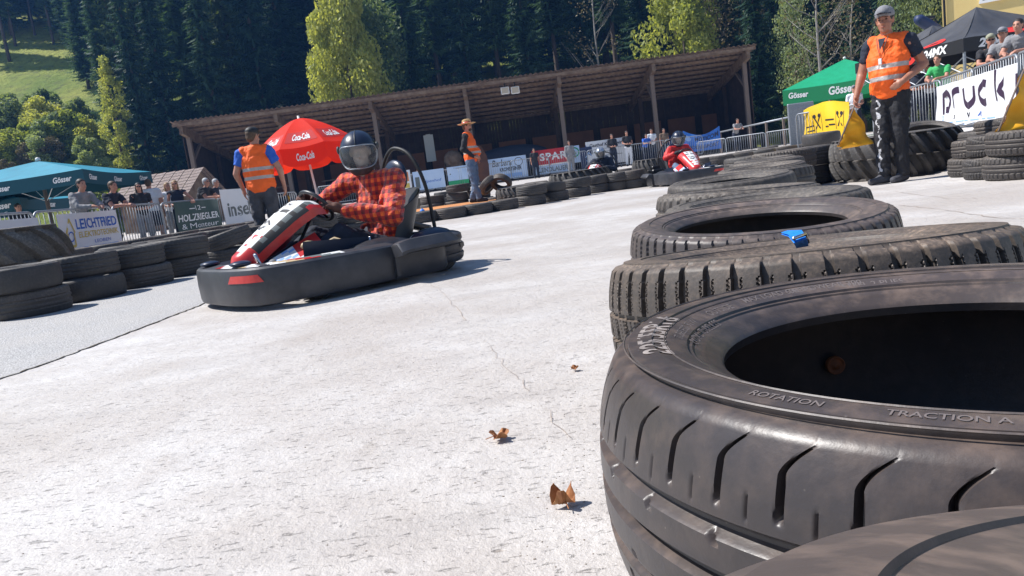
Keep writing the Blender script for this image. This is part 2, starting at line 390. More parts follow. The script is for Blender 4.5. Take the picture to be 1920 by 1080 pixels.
# grass hillside
m, t = newmat('hillside_grass', .9)
c = t.mix(t.ramp(t.noise(.12, 8, .7), [(.38, 0.0), (.62, 1.0)]), (.20, .29, .035), (.44, .47, .08))
c = t.mix(t.ramp(t.noise(1.2, 8, .7), [(.5, 0.0), (.7, .8)]), c, (.10, .10, .04))
t.to('Base Color', c); t.to('Normal', t.bump(t.noise(1.5, 8, .75), 1.0, .8)); M['grass'] = m
def leafmat(name, c1, c2, trans=.35, scale=.8):
    m = bpy.data.materials.new(name); m.use_nodes = True; t = NT(m); n = t.n
    oi = n.new('ShaderNodeObjectInfo')
    f = t.math('ADD', t.math('MULTIPLY', t.noise(scale, 4), .8), t.math('MULTIPLY', oi.outputs['Random'], .35))
    col = t.ramp(f, [(.35, c1), (.75, c2)])
    t.to('Base Color', col); t.to('Roughness', .55); t.to('Specular IOR Level', .3)
    tr = n.new('ShaderNodeBsdfTranslucent'); t.l.new(t.mix(1.0, col, (1.6, 1.5, .6), 'MULTIPLY'), tr.inputs[0])
    ms = n.new('ShaderNodeMixShader'); ms.inputs[0].default_value = trans
    t.l.new(t.b.outputs[0], ms.inputs[1]); t.l.new(tr.outputs[0], ms.inputs[2]); t.l.new(ms.outputs[0], n['Material Output'].inputs[0]); return m
M['needle'] = leafmat('spruce_needles', (.018, .050, .040), (.075, .14, .075), .22)
M['needle2'] = leafmat('lighter_needles', (.05, .09, .045), (.15, .21, .09), .28)
M['leafy'] = leafmat('young_yellow_green_leaves', (.26, .31, .08), (.50, .52, .18), .48); M['leafbush'] = leafmat('spring_bush_leaves', (.18, .24, .06), (.44, .46, .16), .45)
M['leafg'] = leafmat('grey_green_leaves', (.10, .16, .08), (.28, .34, .18), .38)
M['leafb'] = leafmat('brownish_twigs', (.10, .085, .05), (.2, .17, .1), .2)

# ------------------------------------------------------------------ text
_tc = {}
def text2d(s, shear=0.0, bold=0.0, spacing=1.0):
    key = (s, shear, bold, spacing)
    if key in _tc: return _tc[key]
    c = bpy.data.curves.new('t', 'FONT'); c.body = s; c.shear = shear; c.offset = bold; c.space_character = spacing; c.resolution_u = 3; c.fill_mode = 'FRONT'
    o = bpy.data.objects.new('t', c); COL.objects.link(o)
    me = bpy.data.meshes.new_from_object(o.evaluated_get(bpy.context.evaluated_depsgraph_get()))
    v = np.array([x.co[:2] for x in me.vertices]); f = [tuple(p.vertices) for p in me.polygons]
    bpy.data.objects.remove(o); bpy.data.curves.remove(c); bpy.data.meshes.remove(me)
    mn = v.min(0); sz = v.max(0) - mn; v = (v - mn) / sz
    _tc[key] = (v, f, sz[0] / sz[1]); return _tc[key]
def put_text(mb, s, fn, box, mi=0, shear=0.0, bold=0.0, spacing=1.0, mirror=False, wob=None):
    """map text to fn(u,v) inside box (u0,v0,u1,v1)"""
    v, f, _ = text2d(s, shear, bold, spacing)
    u0, v0, u1, v1 = box; pts = []
    for a, b in v:
        if mirror: a = 1 - a
        uu = u0 + (u1 - u0) * a; vv = v0 + (v1 - v0) * b
        if wob: vv += wob(a)
        pts.append(tuple(fn(uu, vv)))
    mb.add(pts, f, mi)

# ------------------------------------------------------------------ tyres
def tyre_mesh(name, Ro, W, Rr, n, nt, pat, rubber_mat, inner=12, crown=.012, deep=.008, shift=None):
    """lying tyre centred at its own middle height; pat(theta, s[-1..1]) -> groove 0..1 (arrays)"""
    th = np.linspace(0, 2 * np.pi, n, endpoint=False)
    hw = W / 2; H = Ro - Rr
    tw = hw * .86                                  # half tread width
    s = np.linspace(-1, 1, nt)
    tr = Ro - crown * np.abs(s) ** 2.6; tz = s * tw
    # sidewall (upper), from shoulder to bead, then the bead lip and the inner liner
    up = [(Ro - crown - .006, tw + .006), (Ro - crown - .016, tw + .5 * (hw - tw)), (Ro - .034, hw * .965), (Ro - .0345, hw * .985), (Ro - .040, hw * .99),
          (Ro - H * .42, hw), (Ro - H * .47, hw * .999), (Ro - H * .475, hw * .982), (Ro - H * .60, hw * .965), (Ro - H * .73, hw * .91), (Ro - H * .74, hw * .885),
          (Ro - H * .77, hw * .88), (Ro - H * .78, hw * .86), (Ro - H * .86, hw * .83), (Ro - H * .87, hw * .815), (Rr + .004, hw * .77), (Rr, hw * .72), (Rr + .002, hw * .64), (Rr + .012, hw * .63),
          (Rr + .03, hw * .78), (Ro - H * .45, hw * .86), (Ro - .03, hw * .80), (Ro - .018, hw * .6)]
    if crown > .04: up = [(min(r, Ro - crown - .012 - .004 * i), z) for i, (r, z) in enumerate(up)]
    lo = [(r, -z) for r, z in up][::-1]
    pr = np.array([r for r, z in lo] + list(tr) + [r for r, z in up]); pz = np.array([z for r, z in lo] + list(tz) + [z for r, z in up])
    k = len(pr); nl = len(lo)
    Rm = np.tile(pr, (n, 1)); Zm = np.tile(pz, (n, 1))
    TT, SS = np.meshgrid(th, s, indexing='ij')
    if shift is not None: TT = TT + shift(s)[None, :]
    g = pat(TT, SS)
    Rm[:, nl:nl + nt] -= deep * g
    for q in (0, 1):                               # let shoulder grooves run into the shoulder
        Rm[:, nl + nt + q] -= deep * g[:, -1] * (.9, .4)[q]; Rm[:, nl - 1 - q] -= deep * g[:, 0] * (.9, .4)[q]
    sft = np.zeros(k)
    if shift is not None:
        sv_ = shift(s); sft[nl:nl + nt] = sv_; sft[nl + nt:] = sv_[-1] * np.linspace(1, 0, k - nl - nt); sft[:nl] = sv_[0] * np.linspace(0, 1, nl)
    AA = th[:, None] + sft[None, :]
    X = Rm * np.cos(AA); Y = Rm * np.sin(AA)
    V = np.stack([X, Y, Zm], -1).reshape(-1, 3)
    i = np.arange(n)[:, None]; j = np.arange(k - 1)[None, :]
    a = i * k + j; b = a + 1; c = ((i + 1) % n) * k + j + 1; d = ((i + 1) % n) * k + j
    Fq = np.stack([a, d, c, b], -1).reshape(-1, 4)
    # close inside
    me = bpy.data.meshes.new(name)
    lasta = (np.arange(n) * k + k - 1); firsta = np.arange(n) * k
    cl = np.stack([lasta, np.roll(lasta, -1), np.roll(firsta, -1), firsta], -1)
    Fq = np.concatenate([Fq, cl])
    me.vertices.add(len(V)); me.vertices.foreach_set('co', V.ravel())
    me.loops.add(Fq.size); me.loops.foreach_set('vertex_index', Fq.ravel().astype(np.int32))
    me.polygons.add(len(Fq)); me.polygons.foreach_set('loop_start', (np.arange(len(Fq)) * 4).astype(np.int32)); me.polygons.foreach_set('loop_total', np.full(len(Fq), 4, np.int32))
    me.update(calc_edges=True); me.materials.append(rubber_mat)
    me.polygons.foreach_set('use_smooth', [True] * len(Fq))
    try: me.set_sharp_from_angle(angle=R_(42))
    except Exception: pass
    me.update()
    return me
def sidez(Ro, W, Rr):
    """height of the upper sidewall over radius, for lettering"""
    H = Ro - Rr; hw = W / 2
    xs_ = [Rr, Ro - H * .78, Ro - H * .77, Ro - H * .60, Ro - H * .475, Ro - H * .47, Ro - H * .42, Ro - .040, Ro - .034]
    zs_ = [hw * .75, hw * .862, hw * .882, hw * .967, hw * .984, hw * .999, hw, hw * .99, hw * .98]
    return lambda r: float(np.interp(r, xs_, zs_))
def sm(x, w): return np.clip(1 - np.abs(x) / w, 0, 1) ** .5
def box_(x, w): return (np.abs(x) < w).astype(float)
def frac(x): return x - np.floor(x)
def ed(x, w, k): return np.clip((w - np.abs(x)) * k + .5, 0, 1)      # soft-edged band
def pat_summer(T, Sx):
    g = np.zeros_like(T); nb = 46
    for c, wd in ((.36, .05), (.0, .045), (-.38, .045)): g = np.maximum(g, ed(Sx - c, wd, 28))
    q = frac((T * nb / (2 * np.pi)) - .42 * np.clip((Sx - .80) / .20, 0, 1) ** 1.6) - .5
    wq = .010 + .040 * np.clip((.98 - Sx) / .42, 0, 1) ** .8
    win = np.clip((Sx - .51) * 25, 0, 1) * np.clip((.985 - Sx) * 40, 0, 1)
    g = np.maximum(g, ed(q, wq, 26) * win)
    q2 = frac(T * nb / (2 * np.pi) + .5) - .5
    g = np.maximum(g, .35 * ed(q2, .012, 26) * np.clip((Sx - .46) * 30, 0, 1) * np.clip((.66 - Sx) * 30, 0, 1))
    q3 = frac(T * 30 / (2 * np.pi) + Sx) - .5
    g = np.maximum(g, .7 * ed(q3, .03, 20) * (np.abs(Sx - .27) < .035)); g = np.maximum(g, .5 * ed(q3, .03, 20) * (np.abs(Sx + .3) < .05))
    q4 = frac((T * 36 / (2 * np.pi)) + .2 * Sx) - .5
    return np.maximum(g, ed(q4, .05, 20) * (Sx < -.5))
def pat_winter(T, Sx):
    g = np.zeros_like(T); nb = 50
    q = frac(T * nb / (2 * np.pi) + .12 * Sx) - .5
    g = np.maximum(g, (np.abs(q) < .13) * (Sx > .24))
    for c, wd in ((.22, .05), (-.25, .05)): g = np.maximum(g, box_(Sx - c, wd))
    zig = .035 * (np.abs(frac(Sx * 16) - .5) * 4 - 1)
    for o in (-.16, -.02, .12): g = np.maximum(g, .42 * (np.abs(q + .5 * 0 - .02 - o * 1.6 + zig + (0 if True else 0) + .0) < .022) * (Sx > .33) * (Sx < .86) * (np.abs(q) > .16))
    q5 = frac(T * nb / (2 * np.pi) + .5 + .6 * Sx) - .5
    g = np.maximum(g, (np.abs(q5) < .10) * (np.abs(Sx) < .2)); g = np.maximum(g, (np.abs(frac(T * nb / (2 * np.pi) - .5 * Sx) - .5) < .12) * (Sx < -.28))
    g = np.maximum(g, .3 * (np.abs(frac(T * nb * 3 / (2 * np.pi) + Sx * 1.5) - .5) < .12) * (Sx < .2))
    return g
def pat_block(T, Sx, nb=44, lean=.35):
    g = np.zeros_like(T)
    for c in (.42, 0, -.42): g = np.maximum(g, box_(Sx - c, .07))
    q = frac(T * nb / (2 * np.pi) + lean * Sx) - .5
    return np.maximum(g, (np.abs(q) < .17) * (np.abs(Sx) > .46))
def pat_sipe(T, Sx):
    g = np.zeros_like(T)
    for c in (.3, -.3): g = np.maximum(g, box_(Sx - c, .08))
    q = frac(T * 60 / (2 * np.pi) + .5 * np.abs(Sx)) - .5
    return np.maximum(g, (np.abs(q) < .15) * (np.abs(Sx) > .35))
def pat_rib(T, Sx):
    g = np.zeros_like(T)
    for c in (.42, 0, -.42): g = np.maximum(g, box_(Sx - c, .06))
    return np.maximum(g, .4 * (np.abs(frac(T * 40 / 6.2832) - .5) < .1) * (np.abs(Sx) > .6))
def pat_none(T, Sx): return np.zeros_like(T)
def pat_tractor(T, Sx, nb=20):
    q = frac(T * nb / (2 * np.pi) + np.where(Sx > 0, 1.0, -1.0) * (np.abs(Sx) * .75) + np.where(Sx > 0, 0, .5)) - .5
    return 1 - np.clip((.22 - np.abs(q)) * 14, 0, 1)

ORD = ['first', 'second', 'third', 'fourth', 'fifth', 'sixth', 'seventh', 'eighth', 'ninth', 'tenth', 'eleventh', 'twelfth', 'thirteenth', 'fourteenth', 'fifteenth', 'sixteenth', 'seventeenth', 'eighteenth', 'nineteenth', 'twentieth']
def tyre_obj(me, loc, tilt=(0, 0), rz=0, label='', group=None, sc=1.0):
    o = bpy.data.objects.new('tyre', me); COL.objects.link(o); o.location = loc
    nrm = Vector((-tilt[0], -tilt[1], 1)).normalized()
    q = nrm.to_track_quat('Z', 'Y'); o.rotation_mode = 'QUATERNION'
    o.rotation_quaternion = Vector((0, 0, 1)).rotation_difference(nrm) @ Matrix.Rotation(rz, 3, 'Z').to_quaternion()
    o.scale = (sc, sc, sc); return tag(o, label, 'tyre', group)
GR_NEAR = 'tyres of the barrier beside the camera'
# T1: the big summer tyre in the foreground
meT1 = tyre_mesh('summer_tyre', .332, .222, .214, 1700, 104, pat_summer, M['rub_t1'], crown=.019, deep=.009, shift=lambda s_: (.42 * np.clip((s_ - .80) / .20, 0, 1) ** 1.6) * 2 * np.pi / 46)
T1C = Vector((.389, .606, .453 - .108)); T1tilt = (-.017, -.023)
o1 = tyre_obj(meT1, T1C, T1tilt, R_(3.5), 'large brown-dusted summer tyre in the right foreground with pale 225/55R16 lettering on its sidewall', GR_NEAR)
# lettering on T1
sz_ = sidez(.332, .222, .214)
def polar(r0, th0, flip=False, lift=.0006):
    def fn(u, v):           # u: arc length from th0 (clockwise when read from the centre), v: radial outwards
        r = r0 + (v if not flip else -v); th = th0 - u / r0 if not flip else th0 + u / r0
        return Vector((r * math.cos(th), r * math.sin(th), sz_(r) + lift))
    return fn
def ring_text(mb, s, r0, deg, h, flip=False, bold=0, shear=0, mi=0, asp=None, spacing=1.0):
    v, f, a_ = text2d(s, shear, bold, spacing); wd = h * (asp or a_)
    put_text(mb, s, polar(r0, R_(deg), flip), (0, 0, wd, h), mi, shear, bold, spacing)
lt = MB()
ring_text(lt, '225/55R16', .264, 178, .026, bold=.02, spacing=1.05); LET = lt.build('lettering', M['inkpale'], o1)
lt = MB()
ring_text(lt, 'TREADWEAR 240', .283, 196, .0075, flip=False, mi=0) if False else None
for s_, dg in (('ROTATION', 207), ('TRACTION A', 224), ('TEMPERATURE A', 242)): lt = MB(); ring_text(lt, s_, .290, dg, .0072, flip=True, bold=.01); lt.build('small_lettering', M['ink'], o1)
for s_, dg, r_ in (('OUTSIDE', 134, .250), ('RADIAL TUBELESS', 158, .236), ('91W', 147, .250), ('MAX LOAD 690 KG', 118, .252), ('TREADWEAR 300', 103, .252), ('STEEL 2 PLIES', 88, .247), ('TUBELESS', 160, .249)): lt = MB(); ring_text(lt, s_, r_, dg, .0085, bold=.01); lt.build('small_lettering', M['ink'], o1)
# raised line rings on the sidewall
lt = MB()
for r_ in (.3015, .2655):
    lt.tube([(r_ * math.cos(a_ / 120 * math.tau), r_ * math.sin(a_ / 120 * math.tau), sz_(r_) + .0002) for a_ in range(120)], .0009, 4, closed=True)
for k in range(0):
    a_ = k / 38 * math.tau; lt.box(((.3125) * math.cos(a_), .3125 * math.sin(a_), .0995), (.003, .0012, .0012), rz=a_)
lt.build('raised_ring', M['rub_near'], o1)
vv = MB(); th_ = R_(86); M_ = Matrix.Rotation(th_, 4, 'Z') @ Matrix.Translation((.304, 0, -.005)) @ Matrix.Rotation(R_(-90), 4, 'Y')
vv.lathe([(0, .004), (.0045, .003), (.005, .0), (.0095, .001), (.010, .003), (.0115, .0025), (.0115, -.004)], 20, 0, M_); vv.build('wear_sensor', M['rust'], o1, True)
# the tyre under T1
meU = tyre_mesh('plain_tyre', .32, .21, .2, 220, 30, pat_rib, M['rub_near'])
tyre_obj(meU, (.40, .61, .120), (0, 0), .3, 'tyre lying underneath the large summer tyre in the foreground', GR_NEAR)
# T0: smooth tyre in the lower right corner
meT0 = tyre_mesh('smooth_tyre', .318, .22, .195, 700, 60, lambda T, Sx: .3 * (np.abs(Sx - .8) < .02) + .06 * (np.abs(frac(Sx * 14) - .5) < .12), M['rub_near'], deep=.005)
tyre_obj(meT0, (.268, -.041, .449), (-.136, -.329), 0, 'grey smooth-worn tyre cut off by the lower right corner', GR_NEAR)
tyre_obj(meU, (.30, -.10, .120), (0, 0), 0, 'tyre underneath the smooth-worn tyre in the lower right corner', GR_NEAR)
# T2: winter tyre
meT2 = tyre_mesh('winter_tyre', .338, .215, .2, 1500, 90, pat_winter, M['rub_win'], deep=.009)
T2C = Vector((.503, 1.275, .443 - .107))
tyre_obj(meT2, T2C, (-.016, -.09), 0, 'winter tyre with chunky zigzag-sipe blocks, behind the foreground summer tyre', GR_NEAR)
tyre_obj(meT2, (.50, 1.29, .110), (0, 0), .2, 'tyre underneath the chunky winter tyre, only its left edge showing', GR_NEAR)
# T3
meT3 = tyre_mesh('touring_tyre', .335, .215, .212, 900, 50, pat_sipe, M['rub_near'], deep=.006)
T3C = Vector((.655, 1.93, .44 - .105))
tyre_obj(meT3, T3C, (-.003, .06), .2, 'tyre with its open dark hole tilted to the camera, blue strap buckle at its front', GR_NEAR)
tyre_obj(meU, (.66, 1.95, .105), (0, 0), 0, 'tyre underneath the open-holed tyre by the blue strap', GR_NEAR)
# car tyre prototypes for the barrier
mA = tyre_mesh('car_tyre', .315, .2, .195, 230, 26, pat_sipe, M['rub'])
mB = tyre_mesh('worn_car_tyre', .318, .205, .195, 160, 18, pat_rib, M['rub'])
mC = tyre_mesh('block_tyre', .32, .205, .2, 264, 26, pat_block, M['rub'])
mD = tyre_mesh('slick_tyre', .315, .2, .195, 96, 10, pat_none, M['rub_dark'])
mE = tyre_mesh('dark_car_tyre', .318, .2, .195, 180, 18, pat_rib, M['rub_dark'])
PROT = [mA, mB, mC, mD, mE]
rnd = random.Random(5)
def stack(x, y, n, label, group, prots=None, sc=1.0, jit=.03, tilts=None, z0=None):
    """label: 'xxx {lvl} yyy' ; levels named"""
    z = gz(x, y) if z0 is None else z0
    lv = {1: ['only'], 2: ['lower', 'upper'], 3: ['bottom', 'middle', 'top']}[n]
    for i in range(n):
        me = rnd.choice(prots or PROT); hW = .102 * sc
        tl = (rnd.uniform(-.02, .02), rnd.uniform(-.02, .02)) if not tilts else tilts[i]
        lab = label.replace('{lvl}', lv[i]) if n > 1 else label.replace('{lvl} tyre', 'single tyre').replace('{lvl}', 'single')
        tyre_obj(me, (x + rnd.uniform(-jit, jit) * i, y + rnd.uniform(-jit, jit) * i, z + hW), tl, rnd.uniform(0, 6), lab, group, sc)
        z += .203 * sc
# right foreground row going away
for k, (X_, Y, pr, sc, ts) in enumerate([(.865, 2.53, mA, 1.09, (.0, .0)), (1.02, 3.25, mC, 1.09, (-.04, -.015)), (1.33, 4.22, mB, 1.12, (.012, .04)), (1.75, 5.05, mC, 1.08, (.0, -.03)), (2.12, 5.95, mA, 1.1, (.02, .03)), (2.62, 7.3, mB, 1.12, (0, 0)), (3.55, 9.4, mA, 1.22, (0, 0)), (4.05, 10.0, mE, 1.22, (0, 0)), (3.55, 10.6, mE, 1.15, (0, 0)), (3.1, 8.7, mC, 1.1, (0, .02))]):
    nm = ['fine-grooved', 'block-patterned', 'sagging', 'broad', 'dull', 'low', 'tall square', 'darkest', 'hindmost', 'lit-topped'][k]
    stack(X_, Y, 2, '{lvl} ' + nm + ' tyre, ' + ORD[k] + ' stack beyond the blue strap', GR_NEAR, [pr], sc, .04, tilts=[(0, 0), ts])
# extra second tyre seen left of the T4 stack
p = at(1415, 400, 2.62)
# left-hand rows
GL = 'tyres of the left-hand barrier'
A_ = [(-4.1, 6.42), (-3.98, 7.16), (-3.84, 7.90), (-3.73, 8.66), (-3.50, 9.50), (-3.30, 10.25), (-3.08, 10.98), (-2.82, 11.7), (-2.52, 12.4), (-2.15, 13.05)]
nmA = ['nearest the camera', 'second from the camera', 'third from the camera', 'fourth from the camera', 'leaning beside the blue ball', 'sixth from the camera', 'seventh from the camera', 'eighth from the camera', 'ninth from the camera', 'tenth from the camera']
for k, (x, y) in enumerate(A_):
    n_ = 2; tl = [(0, 0), (.0, .0)]
    if k == 4: stack(x, y, 2, '{lvl} tyre of the front left-hand row, ' + nmA[k], GL, [mE], 1.02, 0, tilts=[(0, 0), (.22, .05)]); continue
    stack(x - .05, y, n_, '{lvl} tyre of the front left-hand row, ' + nmA[k], GL, [mD, mE, mE, mB], 1.06, .05)
B_ = [(-5.1, 10.0), (-4.95, 10.7), (-4.8, 11.45), (-4.6, 12.2), (-4.35, 12.9), (-4.1, 13.6), (-3.7, 14.2)]
for k, (x, y) in enumerate(B_): stack(x, y, 2, '{lvl} tyre, ' + ORD[k] + ' stack of the second left-hand row from the tractor tyre', GL, [mD, mE, mB, mC], 1.0, .06)
C_ = [(-6.9, 12.0), (-6.75, 12.8), (-6.6, 13.5), (-6.5, 14.2), (-6.35, 15.0), (-6.2, 15.8), (-5.9, 16.5), (-5.6, 17.2), (-5.2, 17.9), (-4.7, 18.4), (-4.1, 18.8)]
for k, (x, y) in enumerate(C_): stack(x, y, 2, '{lvl} tyre, ' + ORD[k] + ' stack of the row in front of the left-hand fence', GL, [mD, mE, mB, mC], 1.0, .06)
# tractor tyres
def tractor(name, Ro, W, Rr, loc, rz, label, tilt=(0, 0), nb=20, n=480, rm='rub_tractor'):
    me = tyre_mesh('tractor_tyre', Ro, W, Rr, n, 40, lambda T, Sx: pat_tractor(T, Sx, nb), M[rm], crown=.11 if W > .7 else .05, deep=.07)
    o = tyre_obj(me, loc, tilt, rz, label, 'tractor tyres in the barrier'); o.name = 'tractor_tyre'; o['category'] = 'tractor tyre'; return me
mTR = tractor('t', 1.0, .78, .52, (-6.1, 8.7, .40), .4, 'huge mud-caked tractor tyre lying flat behind the left-hand row, at the left picture edge', nb=15)
mTR2 = tractor('t', .78, .52, .38, (4.98, 9.42, .26), 1.2, 'black tractor tyre with curved lugs right behind the marshal with the grey cap', nb=26, rm='rub_dark')
p = at(1085, 320, 18.6); o = tyre_obj(mTR2, (p.x, p.y, .28), (.02, .0), 0, 'lugged tractor tyre lying before the red supermarket banner', 'tractor tyres in the barrier'); o.name = 'tractor_tyre'
o['category'] = 'tractor tyre'; o.scale = (1, 1, 1.05)
p = at(1228, 315, 20.5); o = tyre_obj(mTR2, (p.x, p.y, .30), (0, 0), 2, 'lugged tractor tyre just left of the far red kart', 'tractor tyres in the barrier', .8); o.name = 'tractor_tyre'; o['category'] = 'tractor tyre'; o.scale = (.8, .8, 1.15)
p = at(975, 355, 16.8); o = tyre_obj(mTR2, (p.x, p.y, .22), (.03, .02), 1, 'small muddy lugged tractor tyre right of the man in the straw hat', 'tractor tyres in the barrier', .72); o.name = 'tractor_tyre'; o['category'] = 'tractor tyre'
p = at(1762, 262, 11.6); o = tyre_obj(mC, (p.x - .2, p.y, .40), (.05, .30), 1, 'brown worn tyre leaning on the far side of the black tractor tyre by the marshal', 'tyres of the right-hand barrier', 1.3)
# middle barrier
GM = 'tyres of the middle barrier'
midlab = 'between the near kart and the straw-hatted man'
for k, (px, py, n_) in enumerate([(745, 425, 1), (795, 418, 1), (845, 411, 1), (895, 403, 1), (944, 395, 1), (996, 386, 2), (1040, 378, 2), (1082, 370, 2), (1122, 362, 2), (1160, 357, 2), (1192, 353, 2)]):
    g = G(px, py); d = Vector((g.x, g.y, 0)).normalized()
    stack(g.x + d.x * .32, g.y + d.y * .32, n_, '{lvl} tyre, ' + ORD[k] + ' in the row lining the far track edge, counted from the kart', GM, [mD, mE, mB], 1.0, .05, tilts=[(0, 0), (.02, .0)] if k != 6 else [(0, 0), (-.12, -.05)])
for k, (px, py, n_) in enumerate([(752, 402, 2), (812, 398, 2), (858, 392, 3), (905, 386, 2), (938, 385, 1), (1008, 371, 2), (1060, 360, 2), (1135, 345, 2), (1172, 342, 2), (760, 392, 2), (835, 382, 2)]):
    g = G(px, py); d = Vector((g.x, g.y, 0)).normalized()
    stack(g.x + d.x * .32, g.y + d.y * .32, n_, '{lvl} tyre, ' + ORD[k] + ' heap behind the far-side row by the straw-hatted man', GM, [mA, mE, mB, mC], 1.0, .08)
for k, (px, py, tl, w_) in enumerate([(915, 347, (.9, -.5), 'leftmost of two'), (940, 343, (-.5, -1.0), 'rightmost of two')]):
    p = at(px, py, 17.8); tyre_obj(mB, (p.x, p.y, p.z), tl, 0, 'worn tyre propped on edge with its hole showing, ' + w_ + ' beside the straw-hatted man', GM, .8)
# far row behind the second kart, right
for k, (px, py, n_) in enumerate([(1318, 330, 2), (1352, 326, 2), (1392, 320, 2), (1432, 314, 2), (1472, 307, 2), (1512, 300, 2), (1548, 295, 2)]):
    g = G(px, py); d = Vector((g.x, g.y, 0)).normalized()
    stack(g.x + d.x * .35, g.y + d.y * .35, n_, '{lvl} tyre, ' + ORD[k] + ' stack of the row behind the far red kart, counted from the kart', 'tyres behind the far kart', [mA, mE, mB], 1.12, .05)
for k, (px, py, n_) in enumerate([(1410, 322, 2), (1455, 318, 2), (1500, 312, 2), (1545, 316, 3), (1530, 332, 2), (1585, 300, 2), (1440, 300, 2)]):
    g = G(px, py); d = Vector((g.x, g.y, 0)).normalized()
    if k in (0, 1, 2): g = G(px - 10, py - 12)
    stack(g.x + d.x * .35, g.y + d.y * .35, n_, '{lvl} tyre, ' + ['first', 'second', 'third', 'tallest', 'darkest', 'sixth', 'hindmost'][k] + ' stack left of the marshal and below the yellow banner', 'tyres behind the far kart', [mA, mE, mD], 1.1, .05)
# right-hand stacks
for k, (px, py, n_, pr) in enumerate([(1838, 331, 2, mC), (1878, 336, 2, mA), (1925, 337, 2, mC), (1860, 326, 2, mE), (1905, 318, 2, mC), (1950, 322, 2, mA)]):
    g = G(px, py); d = Vector((g.x, g.y, 0)).normalized(); o_ = .34 if k < 3 else 1.0
    stack(g.x + d.x * o_, g.y + d.y * o_, n_, '{lvl} tyre, ' + ['leftmost front', 'middle front', 'rightmost front', 'left back', 'middle back', 'rightmost back'][k] + ' stack by the white banner at the right edge', 'tyres of the right-hand barrier', [pr], [.86, .95, 1, .95, 1.0, 1][k] * 1.08, .06)

# ================================================================== SETTING
mb = MB()
gx = sorted(set([-200, -120, -80, -60, -45, -35] + [x * 1.0 for x in range(-28, 29)] + [35, 45, 60, 90, 140, 200]))
gy = sorted(set([-30, -15, -5, 0, 3, 5] + [y * 1.0 for y in range(7, 46)] + [50, 55, 62, 70]))
for y in gy:
    for x in gx: mb.v.append((x, y, gz(x, y)))
nx = len(gx)
for j in range(len(gy) - 1):
    for i in range(nx - 1): a = j * nx + i; mb.f.append((a, a + 1, a + nx + 1, a + nx)); mb.m.append(0)
tag(mb.build('ground', M['concrete'], smooth=True), kind='structure')
# asphalt strip on the left, its edge runs along the seam seen in the photo
rj = random.Random(2)
seam = [Vector((-3.1, -2.5, 0)), Vector((-2.75, .8, 0)), G(-60, 735), G(0, 712), G(100, 677), G(200, 640), G(300, 602), G(370, 575), G(430, 548), G(520, 500), G(640, 450), G(700, 428)]
_s = []
for a_, b_ in zip(seam[:-1], seam[1:]):
    for i in range(10): q_ = a_.lerp(b_, i / 10); _s.append(Vector((q_.x + rj.uniform(-.012, .012), q_.y, 0)))
seam = _s
mb = MB(); k = len(seam)
for p in seam: mb.v.append((p.x, p.y, .004))
for p in seam: mb.v.append((p.x - 6 - .3 * p.y, p.y + .2, .004))
for i in range(k - 1): mb.f.append((i, i + 1, k + i + 1, k + i)); mb.m.append(0)
tag(mb.build('asphalt', M['asphalt']), kind='structure')
mb = MB()
mb.v.extend([(p.x - rj.uniform(.001, .008), p.y, .0062) for p in seam]); mb.v.extend([(p.x + rj.uniform(.001, .010), p.y + .004, .0062) for p in seam])
for i in range(k - 1): mb.f.append((i, k + i, k + i + 1, i + 1)); mb.m.append(0)
tag(mb.build('asphalt_joint', mat('dark_joint_filler', (.14, .12, .10), .9)), kind='structure')
rc = random.Random(3)
def crack(pts, w0):
    P = []
    for (a, b) in zip(pts[:-1], pts[1:]):
        A, B = G(*a), G(*b); n_ = 9
        for i in range(n_):
            t_ = i / n_; q = A.lerp(B, t_); P.append(Vector((q.x + rc.uniform(-.012, .012), q.y + rc.uniform(-.02, .02), gz(q.x, q.y) + .004)))
    mb = MB(); n_ = len(P)
    for i, q in enumerate(P):
        d = (P[min(i + 1, n_ - 1)] - P[max(0, i - 1)]).normalized(); nn = Vector((-d.y, d.x, 0)); w_ = w0 * rc.uniform(.3, 1.2)
        mb.v.append(tuple(q + nn * w_)); mb.v.append(tuple(q - nn * w_))
    for i in range(n_ - 1): mb.f.append((2 * i, 2 * i + 1, 2 * i + 3, 2 * i + 2)); mb.m.append(0)
    tag(mb.build('ground_crack', mat('crack_dirt', (.36, .29, .24), .9)), kind='structure')
crack([(800, 525), (835, 555), (880, 610)], .0012); crack([(905, 640), (960, 700), (1000, 740)], .0010); crack([(1020, 765), (1075, 835)], .0012)
crack([(1685, 385), (1760, 392), (1860, 408), (1925, 412)], .004)
crack([(1680, 360), (1770, 372), (1840, 372)], .004)
# orange wooden boards the straw-hatted man stands on
g = XY(880, 17.2); g0 = G(800, 405); tb = empty('wooden_platform', (g.x - .6, g.y, 0), R_(8), 'low orange-brown wooden platform behind the tyre row, under the straw-hatted man', 'platform')
mb = MB()
for i in range(7): mb.box((0, -.9 + i * .3, .13), (3.6, .28, .04), bev=.004)
mb.build('deck_boards', mat('orange_boards', (.62, .27, .09), .8, c2=(.48, .2, .07), scale=2), tb)
mb = MB()
for i in (-1.5, 0, 1.5): mb.box((i, 0, .055), (.1, 2, .105))
mb.build('bearer', M['wood'], tb)

# ---- hillside
mb = MB(); hx = [-170 + i * 5 for i in range(75)]; hy = [36 + j * 4 for j in range(60)]
for y in hy:
    for x in hx:
        z = hz(x, y); mb.v.append((x, y, z if y > 40 else min(z, -.4)))
nx = len(hx)
for j in range(len(hy) - 1):
    for i in range(nx - 1): a = j * nx + i; mb.f.append((a, a + 1, a + nx + 1, a + nx)); mb.m.append(0)
tag(mb.build('hillside', M['grass'], smooth=True), kind='structure')

